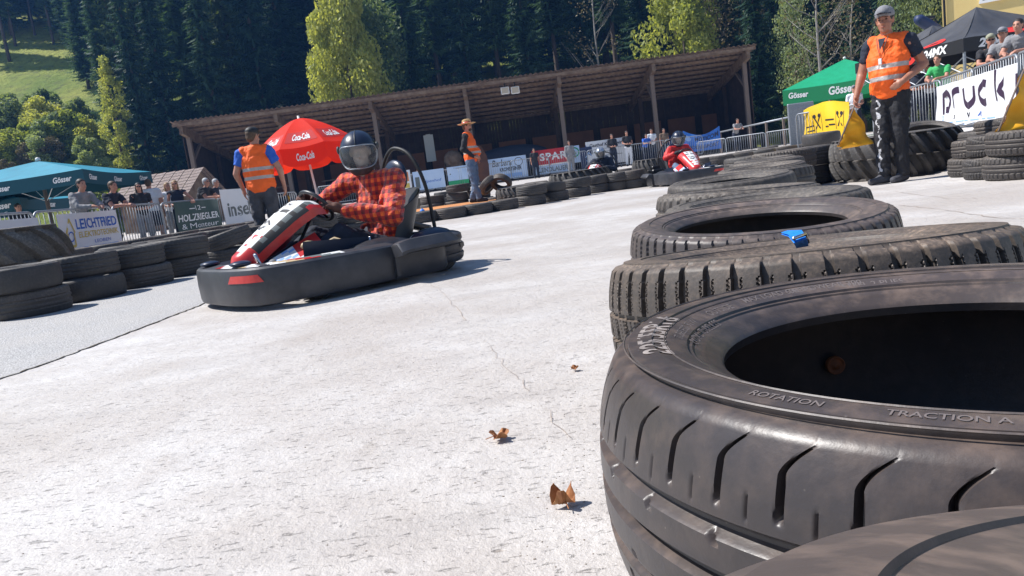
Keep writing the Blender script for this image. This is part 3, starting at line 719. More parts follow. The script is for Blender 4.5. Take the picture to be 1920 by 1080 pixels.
# ---- trees
rt = random.Random(11)
def conifer_mesh(seed, H=22.0, R=3.7, dens=1.0, m_=None, bare=.1):
    r = np.random.RandomState(seed); V = []; nL = int(36 * dens)
    for i in range(nL):
        t = bare + (1 - bare) * (i / nL); z = H * t
        L = R * (1 - t) ** .8 * (.8 + .2 * math.sin(i * 1.9 + seed)) + .22
        nb = 10 if t < .5 else (8 if t < .8 else 6)
        for b_ in range(nb):
            a = 2 * math.pi * (b_ + r.rand() * .9) / nb + i * .7; Lb = L * (.55 + .55 * r.rand()); zb = z + r.uniform(-.25, .25); dr = r.uniform(.25, .6)
            n_ = max(3, int(Lb / .24)); ca, sa = math.cos(a), math.sin(a); tn = np.array([-sa, ca, 0])
            for k in range(n_):
                u = (k + r.rand() * .7) / n_
                rad = Lb * u; zz = zb - dr * Lb * u + .30 * Lb * u ** 2.2
                sz = (.26 + .16 * r.rand()) * (1.25 - .75 * u) * (H / 22); c = np.array([rad * ca, rad * sa, zz])
                for sd_ in (-1, 1):
                    d = np.array([ca, sa, -.25]) * .75 + tn * sd_ * (.75 + .3 * r.rand()); ln = sz * r.uniform(1.5, 2.6); wv = np.array([ca, sa, .1]) * sz * .55
                    V.append([c - wv, c + wv, c + d * ln + np.array([0, 0, -ln * .30 * r.rand()])])
                V.append([c - tn * sz * .5, c + tn * sz * .5, c + np.array([ca * .5, sa * .5, -1.0]) * sz * r.uniform(1.0, 2.0)])
    V = np.array(V).reshape(-1, 3)
    me = bpy.data.meshes.new('crown'); F_ = np.arange(len(V)).reshape(-1, 3)
    me.from_pydata(V.tolist(), [], F_.tolist()); me.materials.append(m_); me.update(); return me
def leafcrown_mesh(seed, H, R, n, leaf, m_, lobes=16, base=.25, flat=1.0, tall=False):
    r = np.random.RandomState(seed); C_ = []
    for i in range(lobes):
        t = (i + r.rand()) / lobes; z = H * (base + (1 - base) * t)
        prof = math.sin(math.pi * min(1, .18 + .8 * t)) ** (.6) if not tall else (1 - t) ** .5 * .9 + .1
        a = i * 2.4 + r.rand(); q = R * prof * r.uniform(.25, .75)
        C_.append((q * math.cos(a), q * math.sin(a), z, R * r.uniform(.28, .5) * (.6 + .4 * prof)))
    per = n // lobes; V = []
    for cx, cy, cz, cr in C_:
        d = r.normal(size=(per, 3)); d /= np.linalg.norm(d, axis=1)[:, None]
        rad = cr * (r.rand(per) ** .45)[:, None]; P = np.array([cx, cy, cz]) + d * rad * np.array([1, 1, flat])
        A = r.normal(size=(per, 3)); A /= np.linalg.norm(A, axis=1)[:, None]; B = np.cross(A, r.normal(size=(per, 3))); B /= np.linalg.norm(B, axis=1)[:, None]
        s_ = leaf * r.uniform(.6, 1.3, (per, 1))
        V.append(np.stack([P - A * s_, P + B * s_ * .6, P + A * s_, P - B * s_ * .6], 1))
    V = np.concatenate(V).reshape(-1, 3); me = bpy.data.meshes.new('crown'); me.from_pydata(V.tolist(), [], np.arange(len(V)).reshape(-1, 4).tolist()); me.materials.append(m_); me.update(); return me
def trunk_mesh(H, r0, limbs=0, seed=0, m_=None, lean=0, Rl=2):
    r = random.Random(seed); mb = MB()
    pts = [(lean * t * t + .1 * math.sin(t * 7), .08 * math.sin(t * 5 + 1), H * t) for t in [i / 8 for i in range(9)]]
    mb.tube(pts, [r0 * (1 - .85 * i / 8) for i in range(9)], 8)
    for i in range(limbs):
        t = .3 + .65 * (i + r.random()) / limbs; a = r.random() * 6.28; L = Rl * (1.15 - t) * r.uniform(.7, 1.3); z = H * t; rr = r0 * (1 - .8 * t) * .5
        mb.tube([(lean * t * t, 0, z), (L * .5 * math.cos(a), L * .5 * math.sin(a), z + L * .35), (L * math.cos(a + .2), L * math.sin(a + .2), z + L * .9)], [rr, rr * .6, rr * .15], 5)
        for q in range(3):
            b = a + r.uniform(-.8, .8); f = .4 + .2 * q
            mb.tube([(L * f * math.cos(a), L * f * math.sin(a), z + L * f * .8), (L * f * math.cos(a) + .5 * L * math.cos(b), L * f * math.sin(a) + .5 * L * math.sin(b), z + L * f + .5 * L)], [rr * .35, rr * .08], 4)
    me = bpy.data.meshes.new('trunk'); me.from_pydata(mb.v, [], mb.f); me.materials.append(m_); me.polygons.foreach_set('use_smooth', [True] * len(me.polygons)); me.update(); return me
CON = [conifer_mesh(1, 22, 3.9, 1, M['needle']), conifer_mesh(2, 22, 3.2, 1.1, M['needle']), conifer_mesh(3, 22, 4.3, .9, M['needle2']), conifer_mesh(4, 22, 2.8, .9, M['needle']), conifer_mesh(7, 22, 3.4, .8, M['needle'], .35)]
CTR = trunk_mesh(21.5, .28, 0, 1, M['bark'])
def tree(name, crown, trunk, loc, sc, label, cat, group, rz=None):
    r = empty(name, loc, rt.uniform(0, 6.28) if rz is None else rz, label, cat, group); r.scale = sc if hasattr(sc, '__len__') else (sc, sc, sc)
    for nm, me in (('crown', crown), ('trunk', trunk)):
        if me is None: continue
        o = bpy.data.objects.new(nm, me); COL.objects.link(o); o.parent = r
    return r
def hpt(px, Y):
    p = at(px, HOR_Y - SLOPE * (px - 960), Y); return Vector((p.x, p.y, max(gz(p.x, min(p.y, 60)) - .1, hz(p.x, p.y))))
# front row of the wood: px, distance, height, kind
front = [(252, 60, 17, 0), (268, 66, 21, 1), (284, 60, 19, 2), (304, 57, 21, 0), (326, 63, 25, 2), (352, 58, 21, 1), (395, 62, 26, 0), (440, 60, 25, 1), (485, 64, 28, 2), (530, 61, 27, 0), (578, 66, 28, 1),
         (745, 68, 24, 4), (800, 63, 25, 0), (850, 66, 24, 4), (905, 62, 22, 1), (960, 65, 24, 4), (1015, 63, 22, 0), (1065, 66, 24, 4), (1120, 64, 23, 1), (1175, 67, 24, 4), (1230, 70, 24, 0), (1330, 70, 22, 1), (1385, 62, 20, 2), (1432, 52, 17, 0), (1470, 56, 19, 1),
         (1508, 60, 20, 4), (1575, 62, 20, 2), (1622, 58, 19, 0), (1668, 60, 19, 1), (1712, 58, 18, 2), (1752, 62, 20, 0), (1800, 66, 22, 1)]
for k, (px, Y, H, kd) in enumerate(front):
    p = hpt(px, Y)
    where = 'left of the open shed' if px < 350 else ('behind the open shed roof' if px < 1400 else 'right of the open shed')
    kk = [q for q in front if (q[0] < 350) == (px < 350) and (q[0] < 1400) == (px < 1400)]; n_ = kk.index((px, Y, H, kd))
    q_ = .58 if px < 350 else .8; tree('spruce_tree', CON[kd if px > 350 else (0, 1, 2, 2, 0)[kd]], CTR, p, (H / 22 * q_, H / 22 * q_, H / 22), 'tall dark spruce, ' + (ORD[n_] if n_ < 20 else 'last') + ' from the left of those ' + where, 'spruce', 'front spruces of the wood')
gB = 'further spruces of the dark wood'
for row, (Y0, n_, h0) in enumerate([(78, 44, 24), (94, 46, 26), (114, 46, 26), (138, 44, 28)]):
    for i in range(n_):
        px = 330 + (1860 - 330) * (i + rt.uniform(-.3, .3)) / n_; Y = Y0 + rt.uniform(-5, 5); p = hpt(px, Y); H = h0 * rt.uniform(.85, 1.15)
        tree('spruce_tree', rt.choice(CON), CTR, p, (H / 22 * 1.1, H / 22 * 1.1, H / 22), 'dark spruce inside the wood on the slope, behind the front row of trees', 'spruce', gB)
gL = 'spruces on the crest above the meadow'
rt.seed(41)
for row, (Y0, n_, h0) in enumerate([(80, 15, 13), (87, 15, 17), (96, 14, 22), (114, 14, 26)]):
    for i in range(n_):
        px = -90 + 440 * (i + rt.uniform(-.3, .3)) / n_
        Y = Y0 + rt.uniform(-4, 4); p = hpt(px, Y); H = h0 * rt.uniform(.85, 1.15)
        tree('spruce_tree', CON[4] if row == 0 else rt.choice(CON), CTR, p, H / 22, 'dark spruce with a bare lower trunk on the crest above the sunlit meadow', 'spruce', gL)
for i, (px, Y, H) in enumerate([(196, 82, 13), (212, 78, 14), (-60, 80, 12), (228, 84, 17), (240, 76, 16), (222, 70, 12)]):
    tree('spruce_tree', CON[i % 4], CTR, hpt(px, Y), H / 22, 'dark spruce standing out on the meadow slope, ' + ORD[i] + ' of the six loose ones', 'spruce', 'loose spruces on the meadow')
# bright broadleaf trees
LC = leafcrown_mesh(21, 13, 4.6, 26000, .17, M['leafy'], 26, .12); LC2 = leafcrown_mesh(22, 13, 4.6, 15000, .17, M['leafy'], 26, .12); LT = trunk_mesh(11, .22, 9, 3, M['bark'])
p = hpt(690, 56); tree('broadleaf_tree', LC, LT, p, (.66, .66, 1.2), 'bright yellow-green young beech rising behind the shed roof above the red parasol', 'tree', 'bright broadleaf trees', 1)
p = hpt(735, 60); tree('broadleaf_tree', leafcrown_mesh(25, 13, 4, 9000, .15, M['leafg'], 22, .12), LT, p, (.9, .9, 1.15), 'duller half-bare green tree just right of the bright beech', 'tree', 'bright broadleaf trees', 1)
p = hpt(1300, 58); tree('broadleaf_tree', LC2, LT, p, (.78, .78, 1.12), 'yellow-green sunlit tree behind the right end of the shed roof', 'tree', 'bright broadleaf trees', 3)
p = hpt(1385, 62); tree('broadleaf_tree', leafcrown_mesh(26, 13, 4, 7000, .13, M['leafb'], 22, .15), LT, p, (1, 1, 1.4), 'olive half-bare tree above the right end of the shed roof', 'tree', 'bright broadleaf trees', 3)
p = hpt(258, 56); tree('broadleaf_tree', leafcrown_mesh(27, 13, 1.9, 6500, .13, M['leafbush'], 34, .06), LT, p, (.62, .62, .72), 'slim yellow-green tree lit at the edge of the left spruces', 'tree', 'bright broadleaf trees', 3)
p = hpt(222, 88); tree('broadleaf_tree', leafcrown_mesh(28, 13, 5, 5000, .14, M['leafb'], 22, .3), LT, p, (1.2, 1.2, 1.5), 'bare greyish-brown tree on the slope at the upper left', 'tree', 'bright broadleaf trees', 3)
# bare trees
for (px, Y, H, lab, mt) in ((1543, 47, 12, 'bare grey tree with many twigs above the green parasol', 'barkpale'), (1602, 49, 9, 'second bare twiggy tree, behind the marshal', 'barkpale'), (1141, 60, 17, 'pale dead birch trunk rising behind the shed roof', 'barkpale'), (1350, 59, 15, 'leafless thin tree near the shed roof corner', 'bark')):
    tm = trunk_mesh(H, .13, 16, int(px), M[mt], .4, 3.0); tree('bare_tree', leafcrown_mesh(int(px), H, 2.6, 900, .09, M['leafb'], 14, .3), tm, hpt(px, Y), 1, lab, 'tree', 'bare trees', 0)
for (px, Y, sx, szz, lab) in ((1500, 50, .5, .75, 'mid-green leafy tree right of the shed end'), (1690, 50, .55, .95, 'mid-green leafy tree behind the marshal'), (1755, 48, .45, .9, 'mid-green leafy tree against the yellow building')):
    tree('broadleaf_tree', leafcrown_mesh(px, 13, 4, 7000, .15, M['leafg'], 22, .1), LT, hpt(px, Y), (sx, sx, szz), lab, 'tree', 'bright broadleaf trees', 2)
# bushes on the meadow
BU = [leafcrown_mesh(31, 3.4, 2.0, 3800, .13, M['leafbush'], 9, .12), leafcrown_mesh(32, 3.4, 1.9, 3800, .13, M['leafg'], 9, .12), leafcrown_mesh(33, 3.4, 1.7, 2500, .11, M['leafb'], 9, .15), leafcrown_mesh(34, 4.2, 1.5, 3800, .13, M['leafg'], 10, .1)]
BT = trunk_mesh(2.4, .06, 6, 4, M['bark'], 0, 1.2); kindn = ['yellow-green', 'grey-green', 'brown twiggy', 'upright green']
bl = [(0, 58, 1.0, 0), (28, 56, .9, 0), (60, 57, 1.2, 0), (92, 56, .9, 2), (15, 61, 1.4, 1), (50, 63, 1.5, 1), (85, 58, 1.2, 0), (112, 56, 1.2, 1), (130, 56, 1.0, 2), (150, 58, 1.5, 1), (172, 58, 1.5, 0), (192, 54, 1.3, 3), (60, 64, 1.0, 3), (125, 62, 1.4, 0),
      (140, 64, 1.3, 1), (-10, 64, 1.6, 3), (165, 51, 1.0, 1), (212, 53, 1.1, 1), (230, 52, .9, 0), (345, 50, 1.3, 0), (330, 52, 1.2, 3), (45, 54, .7, 2), (100, 53, .6, 0), (195, 62, 1.2, 1), (205, 58, 1.1, 0), (70, 62, 1.6, 1), (118, 60, 1.3, 0)]
for k, (px, Y, sc, kd) in enumerate(bl):
    lab = kindn[kd] + ' bush on the meadow, ' + (ORD[k] if k < 20 else 'number-' + ORD[k - 20]) + (' of the near scrub' if k < 20 else ' of the outlying scrub')
    tree('bush', BU[kd], BT, hpt(px, Y), (sc * .72, sc * .72, sc * .62), lab.replace('number-', ''), 'bush', 'bushes on the meadow slope')

# ================================================================== SHED
SY = 46.0
pl = at(336, 232, SY); pr_ = at(1404, 86, SY); SX0, SX1 = pl.x, pr_.x; SH = (pl.z + pr_.z) / 2; SZ0 = gz(0, SY); SD = 8.0; BH = 4.6
shed = empty('open_shed', ((SX0 + SX1) / 2, SY, SZ0), 0, 'long open-fronted wooden shed with a corrugated lean-to roof and dark inside', 'shed')
hw_ = (SX1 - SX0) / 2; H_ = SH - SZ0
mb = MB(); nxc = int(2 * hw_ / .075)
def roofp(u, v): x = -hw_ - .2 + (2 * hw_ + .4) * u; return Vector((x, -.9 + (SD + 1.2) * v, H_ - .0 + (BH - H_) * (v * (SD + 1.2)) / SD + .045 * math.sin(x * 2 * math.pi / .3)))
mb.grid(roofp, nxc, 3); mb.build('roof_sheets', mat('corrugated_fibre_cement', (.30, .22, .18), .85, c2=(.2, .15, .125), scale=1.5), shed, True)
mb = MB(); mb.box((0, -.84, H_ - .22), (2 * hw_ + .2, .06, .17)); mb.build('fascia_board', M['wood'], shed)
mb = MB(); NBAY = 6
for i in range(9):
    v = .06 + .88 * i / 8; p = roofp(.5, v); mb.box((0, p.y, p.z - .16), (2 * hw_, .12, .16))
mb.build('purlins', M['wood'], shed)
for i in range(NBAY + 1):
    x = -hw_ + .35 + (2 * hw_ - .7) * i / NBAY
    mb = MB(); a = roofp(.5, .01); b = roofp(.5, .97); mb.beam((x, a.y, a.z - .5), (x, b.y, b.z - .5), .22, .5); mb.build('rafter', M['wood'], shed)
    mb = MB(); mb.beam((x, .1, 0), (x, .1, H_ - .9), .24, .24); mb.build('post', M['woodgrey'], shed)
    mb = MB(); mb.beam((x, SD * .55, 0), (x, SD * .55, H_ - 1.8), .26, .26); mb.build('inner_post', M['wood_shaded'], shed)
    mb = MB(); mb.beam((x, .2, H_ - 2.3), (x, 1.9, H_ - 1.1), .14, .14); mb.build('brace', M['woodgrey'], shed)
mb = MB()
nb_ = int(2 * hw_ / .22)
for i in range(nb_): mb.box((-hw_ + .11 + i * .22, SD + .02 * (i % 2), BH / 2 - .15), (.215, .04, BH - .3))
mb.build('back_wall', M['wood_shaded'], shed)
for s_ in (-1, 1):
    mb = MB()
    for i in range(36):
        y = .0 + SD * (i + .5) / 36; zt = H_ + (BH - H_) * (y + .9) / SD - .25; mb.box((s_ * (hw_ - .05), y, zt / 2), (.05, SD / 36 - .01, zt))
    mb.build('side_wall', M['wood_shaded'], shed)
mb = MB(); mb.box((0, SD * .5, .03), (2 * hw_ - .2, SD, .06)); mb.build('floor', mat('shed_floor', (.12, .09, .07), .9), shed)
# stored partitions and benches seen in the dark
mb = MB()
for i in range(14): mb.box((-hw_ + 3 + i * 2.4, SD - .5, 2.0), (1.9, .08, 1.5))
mb.build('wall_panels', mat('brown_panels', (.22, .09, .04), .85, c2=(.14, .06, .03), scale=.6), shed)
for i, (x, lab) in enumerate(((-13.5, 'left'), (-8.2, 'right'))):
    mb = MB(); mb.box((0, 0, .9), (3.6, .8, .09)); mb.box((-1.6, 0, .45), (.1, .7, .9)); mb.box((1.6, 0, .45), (.1, .7, .9)); mb.box((0, .3, 1.5), (3.4, .3, .06)); o = mb.build('workbench', M['wood'], None, loc=(shed.location.x + x, SY + 2.2, SZ0 + .06)); tag(o, 'dark wooden bench inside the shed, the ' + lab + ' one behind the red parasol', 'bench')
def place(o, label, cat, group=None): return tag(o, label, cat, group)
# floodlights under the roof
for k, px in enumerate((947, 966)):
    p = at(px, 170 - k * 1, SY - .6); r = empty('floodlight', p, R_(180), 'white square floodlight under the shed roof edge, the ' + ('left' if k == 0 else 'right') + ' of a pair', 'floodlight', 'floodlights')
    mb = MB(); mb.box((0, 0, 0), (.5, .16, .42), bev=.03); mb.build('housing', M['white'], r); mb = MB(); mb.box((0, .085, 0), (.4, .012, .32)); mb.build('lens', mat('floodlight_glass', (.5, .42, .32), .2), r)
    mb = MB(); mb.box((0, 0, .33), (.06, .06, .3)); mb.build('bracket', M['dark'], r)
p = at(806, 278, SY + 3); mb = MB(); mb.box((0, 0, 0), (.62, .03, 1.7), bev=.01); mb.box((0, -.02, .86), (.3, .02, .06)); tag(mb.build('notice_sheet', mat('grey_paper', (.4, .42, .42), .8), loc=p), 'pale upright sheet hanging inside the shed left of the straw-hatted man', 'notice')
p = at(906, 303, SY - 6); mb = MB()
mb.v = [(-.35, 0, -1.0), (.22, 0, -1.0), (.27, 0, -.2), (.22, 0, .3), (.0, 0, .8), (-.2, 0, .9), (-.35, 0, .8)]; nq = 7
mb.v += [(x, .12, z) for x, y, z in mb.v]; mb.f = [tuple(range(7)), tuple(range(13, 6, -1))] + [(i, 7 + i, 7 + (i + 1) % 7, (i + 1) % 7) for i in range(7)]; mb.m = [0] * 9
tag(mb.build('wooden_board', mat('shaded_reddish_board', (.045, .016, .009), .7, c2=(.10, .035, .015), scale=2), loc=p), 'curved reddish-brown wooden board right behind the straw-hatted man', 'board')  # reddish brown darkened: shadow on the board is put into its colour
for i, (px, py, col, w_, h_, lab) in enumerate(((1245, 272, 'bannavy', 3.2, 1.2, 'dark blue covered stack inside the shed behind the far kart'), (960, 292, 'navy', 4.6, 1.3, 'navy covered vehicle-sized heap inside the shed right of the wooden board'), (850, 300, 'wood', 1.2, 1.2, 'pale rounded sack standing in the shed left of the straw-hatted man'))):
    p = at(px, py, SY + 1.0); mb = MB(); mb.ell((0, 0, 0), (w_ / 2, .8, h_ / 2), 16); mb.box((0, 0, -h_ / 2 + .1), (w_ * .92, 1.2, h_ * .7), bev=.1); tag(mb.build('covered_heap', M[col], smooth=True, loc=p), lab, 'covered heap')

# ---- small building with shingle roof left of the shed
p = at(318, 350, 38); bz = gz(p.x, p.y)
hut = empty('shingled_hut', (p.x, p.y, bz), R_(-4), 'low hut with a grey shingled roof, left of the shed', 'hut')
L, D_, e, rg = 1.75, 2.1, 1.5, 2.75
mb = MB(); mb.box((0, 0, e / 2), (2 * L - .3, 2 * D_ - .3, e)); mb.v += [(-L + .15, -D_ + .15, e), (-L + .15, D_ - .15, e), (-L + .15, 0, rg - .1), (L - .15, -D_ + .15, e), (L - .15, D_ - .15, e), (L - .15, 0, rg - .1)]; k = len(mb.v) - 6; mb.f += [(k, k + 1, k + 2), (k + 5, k + 4, k + 3)]; mb.m += [0, 0]; mb.build('wall', M['wood'], hut)
mb = MB()
for s_ in (-1, 1):
    for r_ in range(9):
        t0 = r_ / 9; t1 = (r_ + 1.15) / 9
        for c_ in range(24):
            x0 = -L - .2 + (2 * L + .4) * c_ / 24; x1 = x0 + (2 * L + .4) / 24 - .015; jz = .01 * ((c_ * 7 + r_ * 3) % 3)
            y0 = s_ * (D_ + .3) * (1 - t0); y1 = s_ * (D_ + .3) * (1 - t1 * .99); z0 = e - .15 + (rg - e + .15) * t0 + .03 + jz; z1 = e - .15 + (rg - e + .15) * min(1, t1) + jz
            mb.v += [(x0, y0, z0), (x1, y0, z0), (x1, y1, z1), (x0, y1, z1)]; k = len(mb.v) - 4; mb.f.append((k, k + 1, k + 2, k + 3) if s_ < 0 else (k + 3, k + 2, k + 1, k)); mb.m.append(0)
mb.build('roof', M['shingle'], hut)

# ---- yellow building upper right
p = at(1768, 60, 44); bz = gz(p.x, 44)
yb = empty('yellow_building', (p.x, p.y, bz), R_(-31), 'pale yellow rendered building with a white-framed window behind the tents', 'building')
mb = MB(); mb.box((9, 5, 6), (18, 10, 12)); mb.build('wall', M['yellowwall'], yb)
mb = MB(); mb.box((9, 5, 12.3), (19, 11, .4)); mb.build('roof', M['shingle'], yb)
for (px, py, wx, wz_) in ((1845, -4, 1.7, 1.6), (1960, -20, 1.7, 1.6)):
    q = at(px, py, 43.5); lx = (q.x - p.x) * 1.30; lz = q.z - bz + .5
    f = MB()
    for (cx, cz, sx, sz2) in ((0, wz_ / 2, wx + .2, .14), (0, -wz_ / 2, wx + .2, .14), (-wx / 2, 0, .14, wz_ - .14), (wx / 2, 0, .14, wz_ - .14), (0, 0, .08, wz_ - .14)): f.box((lx + cx, -.06, lz + cz), (sx, .14, sz2))
    fo = f.build('window', M['white'], yb); f = MB(); f.box((lx, -.015, lz), (wx - .14, .04, wz_ - .14)); f.build('pane', M['glass'], fo)
mb = MB(); mb.tube([(.12, -.1, 0), (.12, -.1, 12)], .06, 8); mb.build('downpipe', M['dark'], yb, True)

# ================================================================== FENCES AND BANNERS
mb = MB(); LF = 2.3; HF = 1.1
def fence_proto():
    r = empty('crowd_barrier', (0, 0, 0))
    f = MB(); rr = .12; pts = [(rr, 0, HF), (LF - rr, 0, HF)]
    pth = []
    for cx, cz, a0 in ((LF - rr, HF - rr, 90), (LF - rr, .15 + rr, 0), (rr, .15 + rr, -90), (rr, HF - rr, -180)):
        for k in range(5): a_ = R_(a0 - k * 22.5); pth.append((cx + rr * math.cos(a_), 0, cz + rr * math.sin(a_)))
    f.tube(pth, .021, 7, closed=True); f.build('frame', M['galv'], r, True)
    f = MB()
    for i in range(1, 18): x = LF * i / 18; f.tube([(x, 0, .15), (x, 0, HF)], .0085, 5)
    f.build('bars', M['galv'], r, True)
    for x in (.35, LF - .35): f = MB(); f.tube([(x, 0, .16), (x, 0, .06), (x, -.25, .015), (x, .25, .015)], .018, 6); f.build('foot', M['galv'], r, True)
    return r
fp = fence_proto(); fused = [False]
def fence(a, b, label, group, z=None):
    a = Vector(a); b = Vector(b); d = b - a
    o = fp if not fused[0] else copy_tree(fp); fused[0] = True
    o.location = (a.x, a.y, (gz(a.x, a.y) if z is None else z)); o.rotation_euler = (0, 0, math.atan2(d.y, d.x)); o.scale = (d.xy.length / LF * .985, 1, 1)
    return tag(o, label, 'barrier', group)
def banner(name, a, b, z0, z1, bg, label, items, cat='banner', off=.05, wave=.02, group=None, sag=.0, seed=0):
    """a,b ground points left->right as seen; hangs on the viewer's side. items: (text, material, (u0,v0,u1,v1), shear, bold) or (callable, material)"""
    a = Vector(a); b = Vector(b); d = (b - a); n = Vector((d.y, -d.x, 0)).normalized()      # towards viewer for left->right
    L_ = d.xy.length; za = gz(a.x, a.y); zb = gz(b.x, b.y)
    def fn(u, v, lift=0.0):
        p = a.lerp(b, u); base = za + (zb - za) * u; hgt = z0 + (z1 - z0) * v - sag * math.sin(math.pi * u) * v
        wv = wave * (math.sin(u * L_ * 5 + seed) * (1 - .5 * v) + .5 * math.sin(u * L_ * 11 + v * 3 + seed) + .4 * math.sin(v * 6 + u * 4 + seed))
        q = n * (off + wave * 1.6 + wv + lift); return Vector((p.x + q.x, p.y + q.y, base + hgt))
    mb = MB(); mb.grid(lambda u, v: fn(u, v), max(8, int(L_ * 14)), 8)
    mb.grid(lambda u, v: fn(1 - u, v, -.004), max(8, int(L_ * 14)), 8)
    o = mb.build(name, bg, None, True); tag(o, label, cat, group)
    for it in items:
        mb = MB()
        if callable(it[0]): it[0](mb, lambda u, v: fn(u, v, .006), L_ / (z1 - z0))
        else: put_text(mb, it[0], lambda u, v: fn(u, v, .006), it[2], shear=it[3] if len(it) > 3 else 0, bold=it[4] if len(it) > 4 else 0.0, spacing=it[5] if len(it) > 5 else 1.0)
        mb.build('printed_mark' if callable(it[0]) else 'lettering', M[it[1]], o)
    return o
def rect(u0, v0, u1, v1, n=10):
    def f(mb, fn, asp): mb.grid(lambda a, b: fn(u0 + (u1 - u0) * a, v0 + (v1 - v0) * b), n, 3)
    return f
def poly(pts):
    def f(mb, fn, asp): k = len(mb.v); mb.v += [tuple(fn(*p)) for p in pts]; mb.f.append(tuple(range(k, k + len(pts)))); mb.m.append(0)
    return f
def ringf(cu, cv, r, wd, n=20, a0=0, a1=360):
    def f(mb, fn, asp):
        k = len(mb.v)
        for i in range(n + 1):
            a = R_(a0 + (a1 - a0) * i / n)
            for q in (r, r - wd): mb.v.append(tuple(fn(cu + q * math.cos(a) / asp, cv + q * math.sin(a))))
        for i in range(n): mb.f.append((k + 2 * i, k + 2 * i + 1, k + 2 * i + 3, k + 2 * i + 2)); mb.m.append(0)
    return f
# left fence: along x ~ -8.3
def LP(px, Y): p = at(px, HOR_Y - SLOPE * (px - 960), Y); return (p.x, p.y, 0)
lf = [LP(-75, 10.9), LP(73, 13.0), LP(218, 15.6), LP(308, 18.1), LP(412, 21.0), LP(480, 23.8), LP(560, 27.0)]
nmf = ['leftmost', 'behind the house-logo banner', 'in front of the woman in black', 'behind the dark green banner', 'beside the old men', 'last before the shed']
for k in range(6): fence(lf[k], lf[k + 1], 'galvanised crowd barrier of the left-hand line, ' + nmf[k], 'left-hand crowd barriers')
def on(i, t): a = Vector(lf[i]); return a.lerp(Vector(lf[i + 1]), t)
def house(mb, fn, asp):
    for seg in (((.10, .55), (.165, .88)), ((.165, .88), (.235, .55)), ((.115, .55), (.115, .25)), ((.215, .55), (.215, .25)), ((.115, .25), (.215, .25))):
        (a0, b0), (a1, b1) = seg; dx, dy = a1 - a0, b1 - b0; l = math.hypot(dx * asp, dy); nx_, ny_ = -dy / l / asp * .03, dx * asp / l * .03; k = len(mb.v)
        mb.v += [tuple(fn(a0 + nx_, b0 + ny_)), tuple(fn(a1 + nx_, b1 + ny_)), tuple(fn(a1 - nx_, b1 - ny_)), tuple(fn(a0 - nx_, b0 - ny_))]; mb.f.append((k, k + 3, k + 2, k + 1)); mb.m.append(0)
banner('banner', on(1, .19), on(1, .99), .22, 1.02, M['banwhite'], 'white banner with a blue house logo and blue company name on the left fence', [(house, 'tgold'), (ringf(.165, .47, .12, .03), 'tblue'), ('LEICHTFRIED', 'tblue', (.28, .62, .97, .86), 0, .02), ('ELEKTROTECHNIK', 'tgold', (.30, .42, .97, .56), 0, .015), ('LEOBEN', 'tblue', (.5, .26, .8, .34)), (rect(.34, .10, .95, .20), 'tlblue')], seed=2)
banner('banner', on(0, -.1), on(0, .97), .25, 1.0, M['banwhite'], 'blank white banner on the fence at the left picture edge', [], seed=5)
banner('banner', on(3, .15), on(3, .95), .35, 1.08, M['bangreen'], 'dark green banner with white lettering on the left fence', [('HOLZRIEGLER', 'twhite', (.05, .32, .95, .56), 0, .02), ('12', 'twhite', (.44, .68, .56, .84)), (rect(.3, .73, .42, .76), 'twhite'), (rect(.58, .73, .7, .76), 'twhite'), ('& Monteur', 'twhite', (.1, .06, .9, .24))], seed=3)
banner('banner', Vector(LP(414, 20.8)), Vector(LP(474, 23.0)), .25, 1.32, M['banwhite'], 'white banner with large grey letters beside the orange-vested man', [('insel', 'tgrey', (.15, .28, .85, .66), 0, .02)], seed=1)
# middle fence, distance about 40
def MP(px, Y=41.5): return LP(px, Y)
mf = [600, 672, 744, 816, 888, 960, 1032, 1104, 1176, 1250, 1320]
for k in range(10): fence(MP(mf[k], 41 - .1 * k), MP(mf[k + 1], 41 - .1 * (k + 1)), 'galvanised crowd barrier in front of the shed, ' + ORD[k] + ' of that line', 'crowd barriers in front of the shed')
def MB_(px0, px1, z0, z1, bg, lab, items, **kw): return banner('banner', MP(px0, 40.7), MP(px1, 40.7), z0, z1, M[bg], lab, items, **kw)
MB_(748, 774, .28, 1.35, 'banwhite', 'small white poster with an orange square on the fence beside the near kart', [(rect(.2, .45, .85, .9), 'torange'), (rect(.2, .12, .85, .35), 'tgold')])
MB_(778, 836, .2, 1.2, 'banlight', 'pale blue banner left of the green-footed one on the shed fence', [('alpenhof', 'tblue', (.3, .3, .9, .5), .2), (rect(.06, .1, .2, .7), 'tgrey')], seed=1)
MB_(842, 880, .2, 1.2, 'banlight', 'pale banner with a green lower strip behind the straw-hatted man', [(rect(.0, .0, 1, .26), 'tgreen'), (poly([(.1, .6), (.35, .95), (.38, .93), (.14, .58)]), 'tgrey')], seed=2)
MB_(917, 990, .18, 1.32, 'banlight', 'pale blue banner with a handwritten first name on the shed fence', [('Barbara', 'tblack', (.12, .62, .62, .93), .3, .01), ('KRONSTEINER', 'tblack', (.3, .36, .86, .54), 0, .03), (ringf(.8, .74, .2, .025), 'tblack'), (rect(.32, .08, .86, .24), 'tlblue')], seed=3)
MB_(1001, 1072, .62, 1.45, 'banred', 'red supermarket banner with a white name on the shed fence', [('SPAR', 'twhite', (.2, .3, .92, .78), 0, .03, 1.15), (rect(.0, -.02, 1, .06), 'twhite')], seed=4)
MB_(1003, 1073, .18, .60, 'banlight', 'pale strip banner with grey letters directly below the red supermarket banner', [('LENDLAUER', 'tgrey', (.12, .2, .9, .8), 0, .02)], seed=4)
